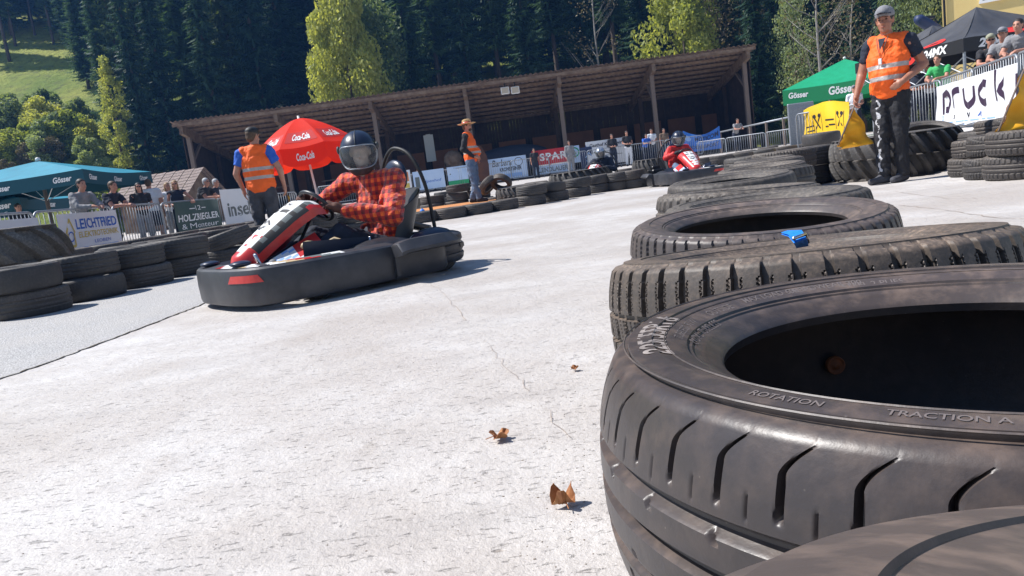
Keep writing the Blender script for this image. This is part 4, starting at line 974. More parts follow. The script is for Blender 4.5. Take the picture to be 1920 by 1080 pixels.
MB_(1070, 1090, .55, 1.45, 'banlight', 'small white banner with a green tree-in-circle sign beside the red one', [(ringf(.5, .62, .3, .07), 'tgreen'), (poly([(.3, .5), (.5, .8), (.7, .5)]), 'tgreen')], wave=.01)
MB_(1090, 1120, .2, 1.3, 'bannavy', 'dark blue banner with a light house outline between two pale ones', [(poly([(.3, .5), (.55, .75), (.8, .5), (.76, .48), (.55, .68), (.34, .48)]), 'tlblue'), (rect(.36, .3, .74, .36), 'tlblue')])
MB_(1102, 1176, .25, 1.55, 'banwhite', 'white banner with black inn lettering and roof lines on the shed fence', [('Gasthof Kögerlwirt', 'tblack', (.1, .72, .95, .9), .1, .02), (poly([(.0, .0), (.18, .0), (.0, .9)]), 'tblue'), (rect(.1, .52, .6, .54), 'tgrey'), (rect(.45, .36, .9, .38), 'tgrey')], seed=6)
# far fences right of the shed
ff = [(1309, 41), (1362, 39.5), (1437, 38), (1510, 36.5)]
for k in range(3): fence(LP(*ff[k]), LP(*ff[k + 1]), 'galvanised crowd barrier right of the shed front, ' + ['nearest the blue banner', 'middle one', 'nearest the yellow banner'][k], 'crowd barriers beyond the far kart', z=0.02)
banner('banner', LP(1283, 41.5), LP(1351, 41.5), .28, 1.5, M['banblue'], 'blue rumpled banner with dark letters behind the far kart driver', [('MOTICOM', 'bannavy', (.3, .6, .95, .85), 0, .03), ('MODE&SPORT', 'bannavy', (.1, .15, .95, .35), 0, .02), (ringf(.12, .7, .14, .14), 'tlblue'), (rect(.32, .45, .9, .49), 'tlblue')], sag=.35, wave=.05, seed=4)
fr_ = MB(); A0, B0 = Vector(LP(1353, 43.5)), Vector(LP(1506, 37.5))
rl = empty('handrail', A0, 0, 'long grey handrail rising behind the barriers right of the shed', 'handrail')
mb = MB(); mb.tube([(0, 0, 1.55), tuple((B0 - A0) + Vector((0, 0, 1.75)))], .045, 8); mb.build('rail', M['galv'], rl, True)
for k in range(6): q = (B0 - A0) * (k / 5); mb = MB(); mb.beam((q.x, q.y, 0), (q.x, q.y, 1.5 + .06 * k), .1, .1); mb.build('post', M['woodgrey'], rl)
# yellow banner below the green parasol
yb_a, yb_b = Vector(LP(1519, 20.2)), Vector(LP(1600, 18.6))
def spoons(mb, fn, asp):
    for cu in (.29, .84):
        for s_ in (-1, 1):
            k = len(mb.v); a0 = (cu - .045 * s_, .30); a1 = (cu + .045 * s_, .62)
            mb.v += [tuple(fn(*q)) for q in ((a0[0] - .012, a0[1]), (a0[0] + .012, a0[1]), (a1[0] + .012, a1[1]), (a1[0] - .012, a1[1]))]; mb.f.append((k, k + 1, k + 2, k + 3)); mb.m.append(0)
            ringf(a1[0], a1[1] + .05, .06, .06, 10)(mb, fn, asp)
        for e_ in (-.085, .08): rect(cu + e_, .22, cu + e_ + .006, .74)(mb, fn, asp)
banner('banner', yb_a, yb_b, .52, 1.32, M['yellowban'], 'bright yellow banner with crossed cutlery emblems beside the marshal', [(spoons, 'tblack'), (rect(.03, .4, .2, .44), 'tblack'), (rect(.05, .26, .2, .3), 'tblack'), (rect(.45, .3, .6, .34), 'tblack'), (rect(.5, .48, .72, .52), 'tblack'), (rect(.62, .34, .74, .38), 'tblack')], wave=.05, sag=-.12, seed=2)
fence(yb_a + Vector((-.3, .1, 0)), yb_b + Vector((.2, .15, 0)), 'crowd barrier carrying the yellow banner', 'right-hand crowd barriers', z=.15)
g1 = Vector(LP(1505, 21.5)); mb = MB(); mb.box((0, 0, 0), (.75, .06, 1.5), bev=.02); mb.box((0, -.02, .6), (.5, .05, .08)); tag(mb.build('grey_panel', M['galv'], loc=(g1.x, g1.y, .85)), 'grey sheet panel standing left of the yellow banner', 'panel')
# right fence on the terrace
rf = [LP(1690, 22.6), LP(1762, 18.6), LP(1790, 16.3), LP(1905, 12.9), LP(2060, 10.2)]
rf = [LP(1672, 21.0), LP(1768, 17.7), LP(1835, 15.2), LP(1912, 12.7), LP(2010, 10.6)]; _m = (Vector(rf[1]) + Vector(rf[3])) / 2; rf[2] = tuple(_m)
for k in range(4): fence(rf[k], rf[k + 1], 'galvanised crowd barrier on the right-hand terrace, ' + ['behind the marshal', 'left one behind the white banner', 'right one behind the white banner', 'cut by the right picture edge'][k], 'right-hand crowd barriers', z=.42)
def DRn(s):
    def arc(mb, fn, pts, w=.022, asp=3):
        if len(pts) < 5: pts = [(a_[0] + (b_[0] - a_[0]) * i / 6, a_[1] + (b_[1] - a_[1]) * i / 6) for a_, b_ in zip(pts[:-1], pts[1:]) for i in range(6)] + [pts[-1]]
        k = len(mb.v); n = len(pts)
        for i, (u, v) in enumerate(pts):
            a = pts[max(0, i - 1)]; b = pts[min(n - 1, i + 1)]; dx, dy = (b[0] - a[0]) * asp, b[1] - a[1]; l = math.hypot(dx, dy) or 1
            for q in (1, -1): mb.v.append(tuple(fn(u - q * dy / l * w / asp, v + q * dx / l * w)))
        for i in range(n - 1): mb.f.append((k + 2 * i, k + 2 * i + 1, k + 2 * i + 3, k + 2 * i + 2)); mb.m.append(0)
    return arc
arcf = DRn(0)
def druck(mb, fn, asp):
    fn0 = fn; fn = lambda u, v: fn0(.015 + u * 1.18, .60 + (v - .575) * 1.75)
    def el(cu, cv, ru, rv, a0, a1, n=14): return [(cu + ru * math.cos(R_(a0 + (a1 - a0) * i / n)), cv + rv * math.sin(R_(a0 + (a1 - a0) * i / n))) for i in range(n + 1)]
    Wd = .042
    arcf(mb, fn, [(.07, .40), (.07, .66), (.12, .69)] + el(.12, .575, .05, .115, 90, -90) + [(.085, .46)], Wd, asp)      # D
    arcf(mb, fn, [(.215, .46), (.215, .60)] + el(.255, .60, .04, .09, 180, 70), Wd, asp)                                 # r
    arcf(mb, fn, [(.335, .69)] + el(.39, .56, .052, .10, 180, 360) + [(.442, .69)], Wd, asp)                              # u
    arcf(mb, fn, el(.56, .575, .062, .115, 60, 300), Wd, asp)                                                             # c
    arcf(mb, fn, [(.655, .46), (.655, .80)], Wd, asp); arcf(mb, fn, [(.735, .70), (.675, .575), (.745, .46)], Wd, asp)       # k
    arcf(mb, fn, [(.83, .46), (.83, .70)], Wd, asp)
a_ = Vector(rf[1]).lerp(Vector(rf[2]), .02); b_ = Vector(rf[3])
dr = banner('banner', a_, b_ + (b_ - a_) * .06, .06, .98, M['banwhite'], 'large white banner with thick dark printed word on the right-hand fence', [(druck, 'tpurple'), (rect(.0, .0, 1, .02), 'tlblue'), (ringf(.09, .2, .07, .02), 'tlblue'), ('5', 'tblack', (.26, .16, .285, .25), .2, .03), (poly([(.44, .26), (.47, .14), (.50, .26), (.485, .26), (.47, .19), (.455, .26)]), 'tblack'), (ringf(.58, .2, .06, .015), 'tblue'), (poly([(.55, .16), (.58, .25), (.61, .16), (.6, .16), (.58, .22), (.56, .16)]), 'tblue')] + [(rect(.2 + .1 * i, .08, .26 + .1 * i, .105), 'tlblue') for i in range(6)], wave=.035, seed=1)

# ================================================================== PARASOLS AND TENTS
def parasol(name, loc, label, R0, n, h_rim, h_top, m_top, m_val, val=.28, rz=0, polem='white', vents=True, text=None, textm='twhite', cat='parasol', group='parasols', square=False, drop=1.0, scallop=0.0, tshear=.2):
    r = empty(name, loc, rz, label, cat, group)
    def corner(k): a = 2 * math.pi * (k + .5) / n; return R0 / (math.cos(math.pi / n) if square else 1) * math.cos(a), R0 / (math.cos(math.pi / n) if square else 1) * math.sin(a)
    mb = MB()
    for k in range(n):
        x0, y0 = corner(k); x1, y1 = corner(k + 1)
        def fn(u, v, x0=x0, y0=y0, x1=x1, y1=y1):
            s_ = (1 - v); x = (x0 + (x1 - x0) * u) * s_; y = (y0 + (y1 - y0) * u) * s_
            sagc = -.05 * R0 * math.sin(math.pi * u) * s_ * .5; dome = drop * (h_top - h_rim) * (v ** 1.0 if square else (1 - (1 - v) ** 1.75))
            return Vector((x * (1 - .05 * math.sin(math.pi * u)), y * (1 - .05 * math.sin(math.pi * u)), h_rim + dome + sagc))
        mb.grid(fn, 8, 8)
    top = mb.build('canopy', m_top, r, True, angle=25)
    mb = MB(); vf = []
    for k in range(n):
        x0, y0 = corner(k); x1, y1 = corner(k + 1)
        def fv(u, v, x0=x0, y0=y0, x1=x1, y1=y1, l=0):
            q = .95 + .05 * abs(math.cos(math.pi * u)) if False else (1 - .05 * math.sin(math.pi * u)); o = 1 + l / R0
            x = (x0 + (x1 - x0) * u) * q * o; y = (y0 + (y1 - y0) * u) * q * o
            zt = h_rim - .05 * R0 * math.sin(math.pi * u) * .5
            return Vector((x, y, zt - val * (1 - v) * (1 - scallop * (1 - math.sin(math.pi * u)))))
        vf.append(fv); mb.grid(fv, 8, 2)
    vo = mb.build('valance', m_val, r, True, angle=25)
    if text:
        for fv in vf:
            for s_, bx in text: mb = MB(); put_text(mb, s_, lambda u, v: fv(u, v, l=.008), bx, shear=tshear, bold=.03); mb.build('lettering', M[textm], vo)
    mb = MB()
    for k in range(n): x0, y0 = corner(k); mb.tube([(0, 0, h_top - .12), (x0 * .97, y0 * .97, h_rim - .03)], .014, 5)
    for k in range(n): x0, y0 = corner(k); mb.tube([(0, 0, h_rim - .5), (x0 * .5, y0 * .5, h_rim + (h_top - h_rim) * .5 - .08)], .01, 4)
    mb.build('ribs', M['white'] if polem != 'wood' else M['wood'], r)
    mb = MB(); mb.tube([(0, 0, 0), (0, 0, h_top)], .03 if n != 4 else .045, 10); mb.build('pole', M[polem], r, True)
    mb = MB(); mb.lathe([(0, h_top + .09), (.05, h_top + .07), (.06, h_top + .01), (.02, h_top)], 12); mb.build('finial', M['white'], r, True)
    mb = MB(); mb.box((0, 0, .04), (.6, .6, .08), bev=.01); mb.tube([(0, 0, .08), (0, 0, .4)], .045, 8); mb.build('base', M['dark'], r)
    return r, vf
# big teal parasols left
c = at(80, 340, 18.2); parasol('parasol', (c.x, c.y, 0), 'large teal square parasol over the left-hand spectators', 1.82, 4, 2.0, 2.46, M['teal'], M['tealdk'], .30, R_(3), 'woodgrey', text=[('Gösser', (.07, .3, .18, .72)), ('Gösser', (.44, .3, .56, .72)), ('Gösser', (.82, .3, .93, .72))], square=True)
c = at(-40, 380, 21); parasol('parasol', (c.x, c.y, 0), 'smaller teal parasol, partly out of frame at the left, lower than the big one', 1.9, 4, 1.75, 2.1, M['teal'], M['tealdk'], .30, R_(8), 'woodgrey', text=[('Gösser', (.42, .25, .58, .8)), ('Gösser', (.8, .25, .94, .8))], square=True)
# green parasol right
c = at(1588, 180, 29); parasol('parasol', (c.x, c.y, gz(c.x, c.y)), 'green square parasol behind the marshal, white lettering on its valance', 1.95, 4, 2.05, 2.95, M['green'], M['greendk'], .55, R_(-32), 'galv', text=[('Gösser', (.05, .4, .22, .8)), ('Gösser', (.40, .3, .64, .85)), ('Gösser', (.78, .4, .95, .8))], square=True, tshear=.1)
# red parasol: eight gores, dark red script panels
c = at(592, 330, 15.2); cz = gz(c.x, c.y)
top = at(580, 219, 15.2).z; rim = at(578, 284, 15.2).z
rp = empty('parasol', (c.x + .02, c.y, cz), R_(10), 'red drinks parasol with white script behind the kart driver', 'parasol', 'parasols'); rp.rotation_euler = (0, R_(-4), R_(10))
Rr_ = 1.08; hT = top - cz; hR = hT - .60; n = 8
def cor(k): a = 2 * math.pi * (k + .5) / n - math.pi / 2 - math.pi / n * 0; return Rr_ * math.cos(a), Rr_ * math.sin(a)
mb = MB(); fns = []
def zdome(v): return hR + (hT - hR) * (1 - (1 - v) ** 1.45)
for k in range(n):
    x0, y0 = cor(k); x1, y1 = cor(k + 1)
    def fn(u, v, x0=x0, y0=y0, x1=x1, y1=y1, l=0.0):
        if v < 0: s_ = 1.0 + .02 * v
        else: s_ = 1 - v * .985
        x = (x0 + (x1 - x0) * u) * s_ * (1 + l); y = (y0 + (y1 - y0) * u) * s_ * (1 + l)
        z = zdome(max(v, 0)) - .035 * math.sin(math.pi * u) * s_ + min(v, 0) * .34 * (1 - .18 * abs(2 * u - 1) ** 6)
        return Vector((x, y, z + l * .2))
    fns.append(fn); mb.grid(lambda u, v: fn(u, 1 - v * 1.0), 8, 12)
cano = mb.build('canopy', M['redcloth'], rp, True, angle=22)
mb = MB()
for fn in fns: mb.grid(lambda u, v: fn(u, -v), 8, 3)
val = mb.build('valance', M['redcloth'], rp, True, angle=22)
mb = MB()
for fn in fns:
    ml = MB()
    mb.grid(lambda u, v: fn(.08 + .84 * u, .12 + .26 * v, l=.006), 8, 6)
    put_text(ml, 'Coca-Cola', lambda u, v: fn(u, v, l=.014), (.26, .165, .76, .325), shear=.4, bold=.03)
    put_text(ml, 'Coca-Cola', lambda u, v: fn(u, v, l=.014), (.32, -.72, .72, -.30), shear=.35, bold=.03); ml.build('lettering', M['twhite'], cano)
mb.build('script_panels', M['reddark'], cano, True)
mb = MB()
for k in range(n): x0, y0 = cor(k); mb.tube([(0, 0, hT - .06), (x0 * .55, y0 * .55, zdome(.45) - .05), (x0 * .96, y0 * .96, hR - .02)], .008, 4)
mb.build('ribs', M['galv'], rp); mb = MB(); mb.tube([(0, 0, 0), (0, 0, hT + .05)], .022, 10); mb.build('pole', M['white'], rp, True)
mb = MB(); mb.box((0, 0, .05), (.5, .5, .1), bev=.02); mb.build('base', M['dark'], rp)

# black pavilions
def shield(mb, fn, cu, cv, ru, rv, n=22):
    pts = []
    for i in range(n):
        a = 2 * math.pi * i / n; x = math.sin(a); y = math.cos(a)
        x *= 1 - .3 * max(0, -y) ** 2; y = y * (1.0 if y < 0 else .75) + (.25 * abs(x) if y > 0 else 0); pts.append((cu + ru * x, cv + rv * y))
    k = len(mb.v); mb.v += [tuple(fn(*p)) for p in pts]; mb.f.append(tuple(range(k, k + n))); mb.m.append(0)
def tent(loc, rz, half, h_e, h_t, label, texts=True, val=.32):
    r = empty('pavilion_tent', loc, rz, label, 'tent', 'black pavilion tents')
    cs = [(-half, -half), (half, -half), (half, half), (-half, half)]; tp = MB(); vl = MB(); sub = []
    for k in range(4):
        x0, y0 = cs[k]; x1, y1 = cs[(k + 1) % 4]
        def fn(u, v, l=0.0, x0=x0, y0=y0, x1=x1, y1=y1):
            s_ = (1 - v) * (1 + l / half); x = (x0 + (x1 - x0) * u) * s_; y = (y0 + (y1 - y0) * u) * s_
            z = h_e + (h_t - h_e) * (v ** 1.35) - .10 * math.sin(math.pi * u) * math.sin(math.pi * min(1, v * 1.2)) * 1.0 + .025 * math.sin(u * 14) * math.sin(math.pi * v)
            return Vector((x, y, z + l))
        tp.grid(lambda u, v: fn(u, v), 14, 14)
        def fv(u, v, l=0.0, x0=x0, y0=y0, x1=x1, y1=y1):
            o = 1 + (.012 + l) / half; x = (x0 + (x1 - x0) * u) * o; y = (y0 + (y1 - y0) * u) * o; return Vector((x, y, h_e - val * (1 - v) + .012 * math.sin(u * 18)))
        vl.grid(fv, 14, 2)
        for bx in ((.10, .18, .34, .85), (.62, .18, .86, .85)): q = MB(); put_text(q, '24MX', lambda u, v: fv(u, v, .012), bx, shear=.25, bold=.04); sub.append((q, 'lettering', 'twhite', 0))
        q = MB(); shield(q, lambda u, v: fv(u, v, .012), .48, .48, .065, .48); sub.append((q, 'red_emblem', 'tred', 0)); q = MB(); shield(q, lambda u, v: fn(u, v, .015), .5, .30, .17, .14); sub.append((q, 'red_emblem', 'tred', 1))
        q = MB(); shield(q, lambda u, v: fv(u, v, .016), .48, .50, .022, .16); sub.append((q, 'emblem_face', 'tentvis', 0)); q = MB(); shield(q, lambda u, v: fn(u, v, .022), .5, .30, .10, .03); sub.append((q, 'emblem_face', 'tentvis', 1))
    t_ = tp.build('canopy', M['tentblk'], r, True, angle=28); v_ = vl.build('valance', M['tentvis'], r, True); [q.build(nm, M[mk], t_ if w_ else v_) for q, nm, mk, w_ in sub]
    for x, y in cs: mb = MB(); mb.beam((x * .985, y * .985, 0), (x * .985, y * .985, h_e), .05, .05); mb.build('leg', M['galv'], r)
    mb = MB()
    for k in range(4):
        x0, y0 = cs[k]; x1, y1 = cs[(k + 1) % 4]; a0 = Vector((x0, y0, 0)) * .97; a1 = Vector((x1, y1, 0)) * .97
        for i in range(4):
            p0 = a0.lerp(a1, i / 4); p1 = a0.lerp(a1, (i + 1) / 4); zA, zB = h_e - .42, h_e - .85
            mb.tube([p0 + Vector((0, 0, zA)), p1 + Vector((0, 0, zB))], .014, 5); mb.tube([p0 + Vector((0, 0, zB)), p1 + Vector((0, 0, zA))], .014, 5)
    mb.build('truss', M['galv'], r); return r
c = at(1796, 98, 18.5); zt = gz(c.x, 18)
tent((c.x + 1.85, c.y + 2.1, zt), R_(24) - R_(18), 1.92, at(1818, 80, 18.5).z - zt + .12, at(1868, 2, 20.0).z - zt, 'large black pavilion tent with red emblems at the right edge')
c = at(1748, 100, 24); zt = gz(c.x, 24)
tent((c.x + .35, c.y + .5, zt), R_(8), 1.65, at(1745, 100, 24).z - zt + .15, at(1748, 50, 24).z - zt + .1, 'smaller-looking black pavilion tent further back behind the marshal')
# dark spotlight on a mast, and a white tube added as a highlight
c = at(1738, 48, 30); zb = gz(c.x, c.y); r = empty('stage_spotlight', (c.x, c.y, zb), R_(20), 'dark blue cylindrical device on a mast behind the marshal\'s shoulder', 'spotlight')
mb = MB(); mb.tube([(-.55, 0, c.z - zb + .3), (-.4, 0, c.z - zb + .25), (.1, 0, c.z - zb), (.55, 0, c.z - zb - .2)], [.12, .2, .22, .2], 14); mb.build('body', M['bannavy'], r, True)
mb = MB(); mb.tube([(.5, 0, 0), (.5, 0, c.z - zb - .2)], .05, 8); mb.build('mast', M['dark'], r, True); mb = MB(); mb.box((.1, 0, c.z - zb + .3), (.5, .2, .1), bev=.02); mb.build('bracket', M['dark'], r)
c = at(1712, 78, 28); zb = gz(c.x, c.y); mb = MB(); mb.tube([(-.2, 0, -.14), (.25, 0, .14)], .06, 10); mb.box((0, .05, 0), (.1, .08, .3)); mb.tube([(0, .1, 0), (0, .1, -c.z + zb)], .03, 6); tag(mb.build('highlight_tube', M['white'], smooth=True, loc=c), 'short white tube added as a highlight left of the smaller tent', 'highlight')  # white tube added to stand for an elongated highlight, emits nothing

# ================================================================== PEOPLE
def Vv(p): return Vector(p)
def cap(mb, p0, p1, r0, r1, n=12, flat=False, sx=1.0, side=None):
    """tapered capsule p0->p1; side: direction in which the section is widened by sx"""
    p0 = Vv(p0); p1 = Vv(p1); d = p1 - p0; L = d.length
    if L < 1e-6: d = Vector((0, 0, 1)); L = 1e-6
    d = d / L
    a = (Vv(side) if side is not None else (Vector((1, 0, 0)) if abs(d.x) < .9 else Vector((0, 1, 0)))); a = (a - d * a.dot(d)).normalized(); b = d.cross(a)
    rings = []
    if not flat:
        for k in range(1, 4): t = math.pi / 2 * k / 4; rings.append((p0 - d * r0 * math.cos(t), r0 * math.sin(t)))
    rings.append((p0, r0)); m = max(2, int(L / .06))
    for k in range(1, m): rings.append((p0 + d * L * k / m, r0 + (r1 - r0) * k / m))
    rings.append((p1, r1))
    if not flat:
        for k in range(3, 0, -1): t = math.pi / 2 * k / 4; rings.append((p1 + d * r1 * math.cos(t), r1 * math.sin(t)))
    vs = []; fs = []
    for c, r in rings:
        for j in range(n): t = 2 * math.pi * j / n; vs.append(tuple(c + a * (r * sx * math.cos(t)) + b * (r * math.sin(t))))
    for i in range(len(rings) - 1):
        for j in range(n): fs.append((i * n + j, i * n + (j + 1) % n, (i + 1) * n + (j + 1) % n, (i + 1) * n + j))
    fs.append(tuple(range(n))[::-1]); fs.append(tuple((len(rings) - 1) * n + j for j in range(n)))
    mb.add(vs, fs)
FOLD = bpy.data.textures.new('folds', 'CLOUDS'); FOLD.noise_scale = .11; FOLD.noise_depth = 3
def remesh(mb, name, m, parent, vox=.01, smooth=4, fac=.5, folds=0.0):
    me = bpy.data.meshes.new(name); me.from_pydata(mb.v, [], mb.f); me.update()
    o = bpy.data.objects.new(name, me); COL.objects.link(o)
    rm = o.modifiers.new('r', 'REMESH'); rm.mode = 'VOXEL'; rm.voxel_size = vox; rm.use_smooth_shade = True
    if smooth: s_ = o.modifiers.new('s', 'SMOOTH'); s_.iterations = smooth; s_.factor = fac
    if name in ('shirt', 'trousers', 'hi_vis_vest', 'shorts'):
        dm = o.modifiers.new('f', 'DISPLACE'); dm.texture = FOLD; dm.strength = .05 if name != 'hi_vis_vest' else .045; dm.mid_level = .5; dm.texture_coords = 'LOCAL'
    dg = bpy.context.evaluated_depsgraph_get(); me2 = bpy.data.meshes.new_from_object(o.evaluated_get(dg)); me2.name = name
    o.modifiers.clear(); o.data = me2; bpy.data.meshes.remove(me); o.name = name
    me2.materials.clear(); me2.materials.append(m); me2.polygons.foreach_set('use_smooth', [True] * len(me2.polygons))
    o.parent = parent; return o
def hand(mb, wr, d, nrm, curl=.5, sc=1.0, thumb_side=1, n=6):
    """wr wrist, d pointing direction, nrm palm normal (fingers curl towards it)"""
    d = Vv(d).normalized(); nn = Vv(nrm); nn = (nn - d * nn.dot(d)).normalized(); s = d.cross(nn) * thumb_side; wr = Vv(wr)
    cap(mb, wr, wr + d * .035 * sc, .026 * sc, .03 * sc, 10, sx=1.15, side=s)
    cap(mb, wr + d * .03 * sc + s * .012 * sc, wr + d * .085 * sc + s * .026 * sc, .017 * sc, .014 * sc, 8)
    cap(mb, wr + d * .03 * sc, wr + d * .088 * sc + s * .008 * sc, .018 * sc, .014 * sc, 8)
    cap(mb, wr + d * .03 * sc - s * .01 * sc, wr + d * .085 * sc - s * .011 * sc, .017 * sc, .013 * sc, 8)
    cap(mb, wr + d * .03 * sc - s * .02 * sc, wr + d * .078 * sc - s * .029 * sc, .015 * sc, .012 * sc, 8)
    for k, (off, l, r) in enumerate(((.028, .076, .0088), (.009, .085, .0092), (-.011, .078, .0088), (-.030, .060, .0078))):
        p = wr + d * (.088 - .004 * abs(k - 1.3)) * sc + s * off * sc; ang = 0; dd = d
        for j, fr in enumerate((.45, .3, .25)):
            ang += curl * (.75 + .12 * k) * (.8 if j == 0 else 1.0)
            dd = d * math.cos(ang) + nn * math.sin(ang); q = p + dd * l * fr * sc; cap(mb, p, q, (r - .0006 * j) * sc, (r - .001 * (j + 1)) * sc, n); p = q
    b = wr + d * .022 * sc + s * .024 * sc; q1 = b + (d * .6 + s * .75 + nn * .25).normalized() * .042 * sc; q2 = q1 + (d * .9 + s * .15 + nn * (.35 + curl * .5)).normalized() * .032 * sc
    q3 = q2 + (d * .8 - s * .15 + nn * (.4 + curl * .6)).normalized() * .022 * sc
    cap(mb, b, q1, .016 * sc, .012 * sc, n); cap(mb, q1, q2, .0115 * sc, .0105 * sc, n); cap(mb, q2, q3, .0105 * sc, .009 * sc, n)
def head_shape(mb, c, fw, lf, up, k=1.0, nose=True):
    c = Vector(c)
    """c centre of the skull; returns nothing; fw/lf/up frame"""
    Mh = Matrix(((lf.x, fw.x, up.x, c.x), (lf.y, fw.y, up.y, c.y), (lf.z, fw.z, up.z, c.z), (0, 0, 0, 1)))
    def E(p, r, n=16): mb.ell([q * k for q in p], [q * k for q in r], n, 0, Mh)
    E((0, -.012, .030), (.074, .092, .082)); E((0, .018, -.03), (.060, .068, .080)); E((0, .038, -.075), (.042, .045, .035)); E((0, .064, -.092), (.020, .018, .017), 10)
    E((.030, .052, -.028), (.026, .026, .022), 10); E((-.030, .052, -.028), (.026, .026, .022), 10); E((0, .070, .028), (.045, .018, .013), 10)
    if nose:
        def P(x, y, z): return Mh @ Vector((x * k, y * k, z * k))
        cap(mb, P(0, .078, .012), P(0, .100, -.024), .0085 * k, .0125 * k, 8); cap(mb, P(.010, .090, -.027), P(-.010, .090, -.027), .008 * k, .008 * k, 8)
        cap(mb, P(.016, .078, -.056), P(-.016, .078, -.056), .0085 * k, .0085 * k, 8)
        for s_ in (-1, 1): cap(mb, P(s_ * .074, -.004, .016), P(s_ * .073, -.002, -.022), .012 * k, .009 * k, 8)
    return Mh @ Matrix.Scale(k, 4)
BASE = dict(pelvis=(0, 0, .96), waist=(0, .005, 1.08), chest=(0, .01, 1.30), neck=(0, -.01, 1.50), head=(0, .015, 1.655),
            shR=(.185, -.01, 1.44), shL=(-.185, -.01, 1.44), elR=(.24, -.03, 1.15), elL=(-.24, -.03, 1.15), wrR=(.25, .06, .90), wrL=(-.25, .06, .90),
            hipR=(.09, 0, .93), hipL=(-.09, 0, .93), knR=(.11, .02, .50), knL=(-.11, .02, .50), anR=(.12, -.03, .09), anL=(-.12, -.03, .09),
            look=(0, 1, 0), hdR=(0, .1, -1), hdL=(0, .1, -1), pnR=(-1, .1, 0), pnL=(1, .1, 0), toeR=(.1, 1), toeL=(-.1, 1))
def person(name, loc, face, label, J=None, H=1.78, vox=.012, skin='skin', shirt='whitecloth', sleeve='short', trs='navy', shorts=False, shoes='blackcloth', hair='hair_dk', hairstyle='short',
           hat=None, vest=None, build_=1.0, curl=.5, glasses=False, detail=False, group=None, helmet=False, legs=True, gloves=None, collar=False, belly=0.0, cat='person', extra=None, headk=1.0, arm=1.0):
    """face: world direction (x,y) the body fronts; local front is +Y, right is +X"""
    rz = math.atan2(face[1], face[0]) - math.pi / 2
    root = empty(name, loc, rz, label, cat, group); s_ = H / 1.78; root.scale = (s_, s_, s_)
    j = dict(BASE); j.update(J or {}); g = {k: Vv(v) if len(v) == 3 else v for k, v in j.items()}
    bw = build_
    fw = g['look'].normalized(); lf = Vector((0, 0, 1)).cross(fw).normalized() * -1; up = lf.cross(fw); hc = g['head']
    # ---- body
    b = MB(); Mh = head_shape(b, hc, fw, lf, up, headk)
    cap(b, g['neck'] + Vector((0, 0, -.05)), hc + Vector((0, -.01, -.07)), .062, .055, 14)
    X = Vector((1, 0, 0)); sd_ = (g['shR'] - g['shL']).normalized(); hd_ = (g['hipR'] - g['hipL']).normalized()
    def torso(m_, e, yb=0):
        cap(m_, g['pelvis'], g['waist'], .105 * bw + e, .098 * bw + e, 16, sx=1.45, side=hd_)
        cap(m_, g['waist'], g['chest'], .100 * bw + e, .115 * bw + e, 16, sx=1.42, side=(hd_ + sd_))
        cap(m_, g['chest'], g['neck'] - Vector((0, 0, .06)), .112 * bw + e, .080 + e, 16, sx=1.45, side=sd_)
        if belly: m_.ell(tuple(g['waist'] + Vector((0, .03 + belly * .5, .02))), (.14 + e, .10 + belly + e, .15), 14)
    torso(b, 0)
    for s2 in ('R', 'L'):
        cap(b, g['neck'] - Vector((0, 0, .035)), g['sh' + s2] + Vector((0, 0, -.005)), .055, .058, 12)
        cap(b, g['sh' + s2], g['el' + s2], .054 * bw * arm, .042 * bw * arm, 12); cap(b, g['el' + s2], g['wr' + s2], .042 * bw * arm, .027 * arm, 12)
        el_, wr_ = g['el' + s2], g['wr' + s2]; cap(b, el_.lerp(wr_, .12), el_.lerp(wr_, .5), .044 * bw * arm, .036 * arm, 10)
        hand(b, wr_, g['hd' + s2], g['pn' + s2], curl, 1.0, 1 if s2 == 'R' else -1) if not gloves else None
        if legs:
            cap(b, g['hip' + s2], g['kn' + s2], .085 * bw, .055, 14); cap(b, g['kn' + s2], g['an' + s2], .052, .036, 12)
            k_, a_ = g['kn' + s2], g['an' + s2]; cap(b, k_.lerp(a_, .15), k_.lerp(a_, .45), .055, .045, 10)
            t = g['toe' + s2]; tv = Vector((t[0], t[1], 0)).normalized(); cap(b, a_ - Vector((0, 0, .03)), a_ + tv * .14 - Vector((0, 0, .055)), .035, .028, 10)
    remesh(b, 'body', M[skin], root, vox, 3)
    # ---- clothes
    if shirt:
        c = MB(); torso(c, .016)
        c2 = {'none': 0, 'short': .62, 'long': 1}[sleeve]
        for s2 in ('R', 'L'):
            cap(c, g['neck'] - Vector((0, 0, .05)), g['sh' + s2], .060, .070 * bw, 12)
            if c2:
                cap(c, g['sh' + s2], g['sh' + s2].lerp(g['el' + s2], c2), .070 * bw, (.068 if c2 < 1 else .056) * bw, 14, flat=(c2 < 1))
            if c2 == 1: cap(c, g['el' + s2], g['el' + s2].lerp(g['wr' + s2], .93), .056 * bw, .038, 12, flat=False)
        remesh(c, 'shirt', M[shirt], root, vox, 3)
    if vest:
        c = MB(); torso(c, .034); low = g['pelvis'] - Vector((0, 0, .05)); cap(c, low, g['waist'], .128 * bw, .13 * bw, 16, flat=True, sx=1.5, side=hd_)
        for s2 in ('R', 'L'): cap(c, g['neck'] - Vector((0, 0, .045)) + sd_ * (.05 if s2 == 'R' else -.05), g['sh' + s2].lerp(g['neck'], .18), .066, .074 * bw, 12)
        vo = remesh(c, 'hi_vis_vest', M[vest], root, vox, 3)
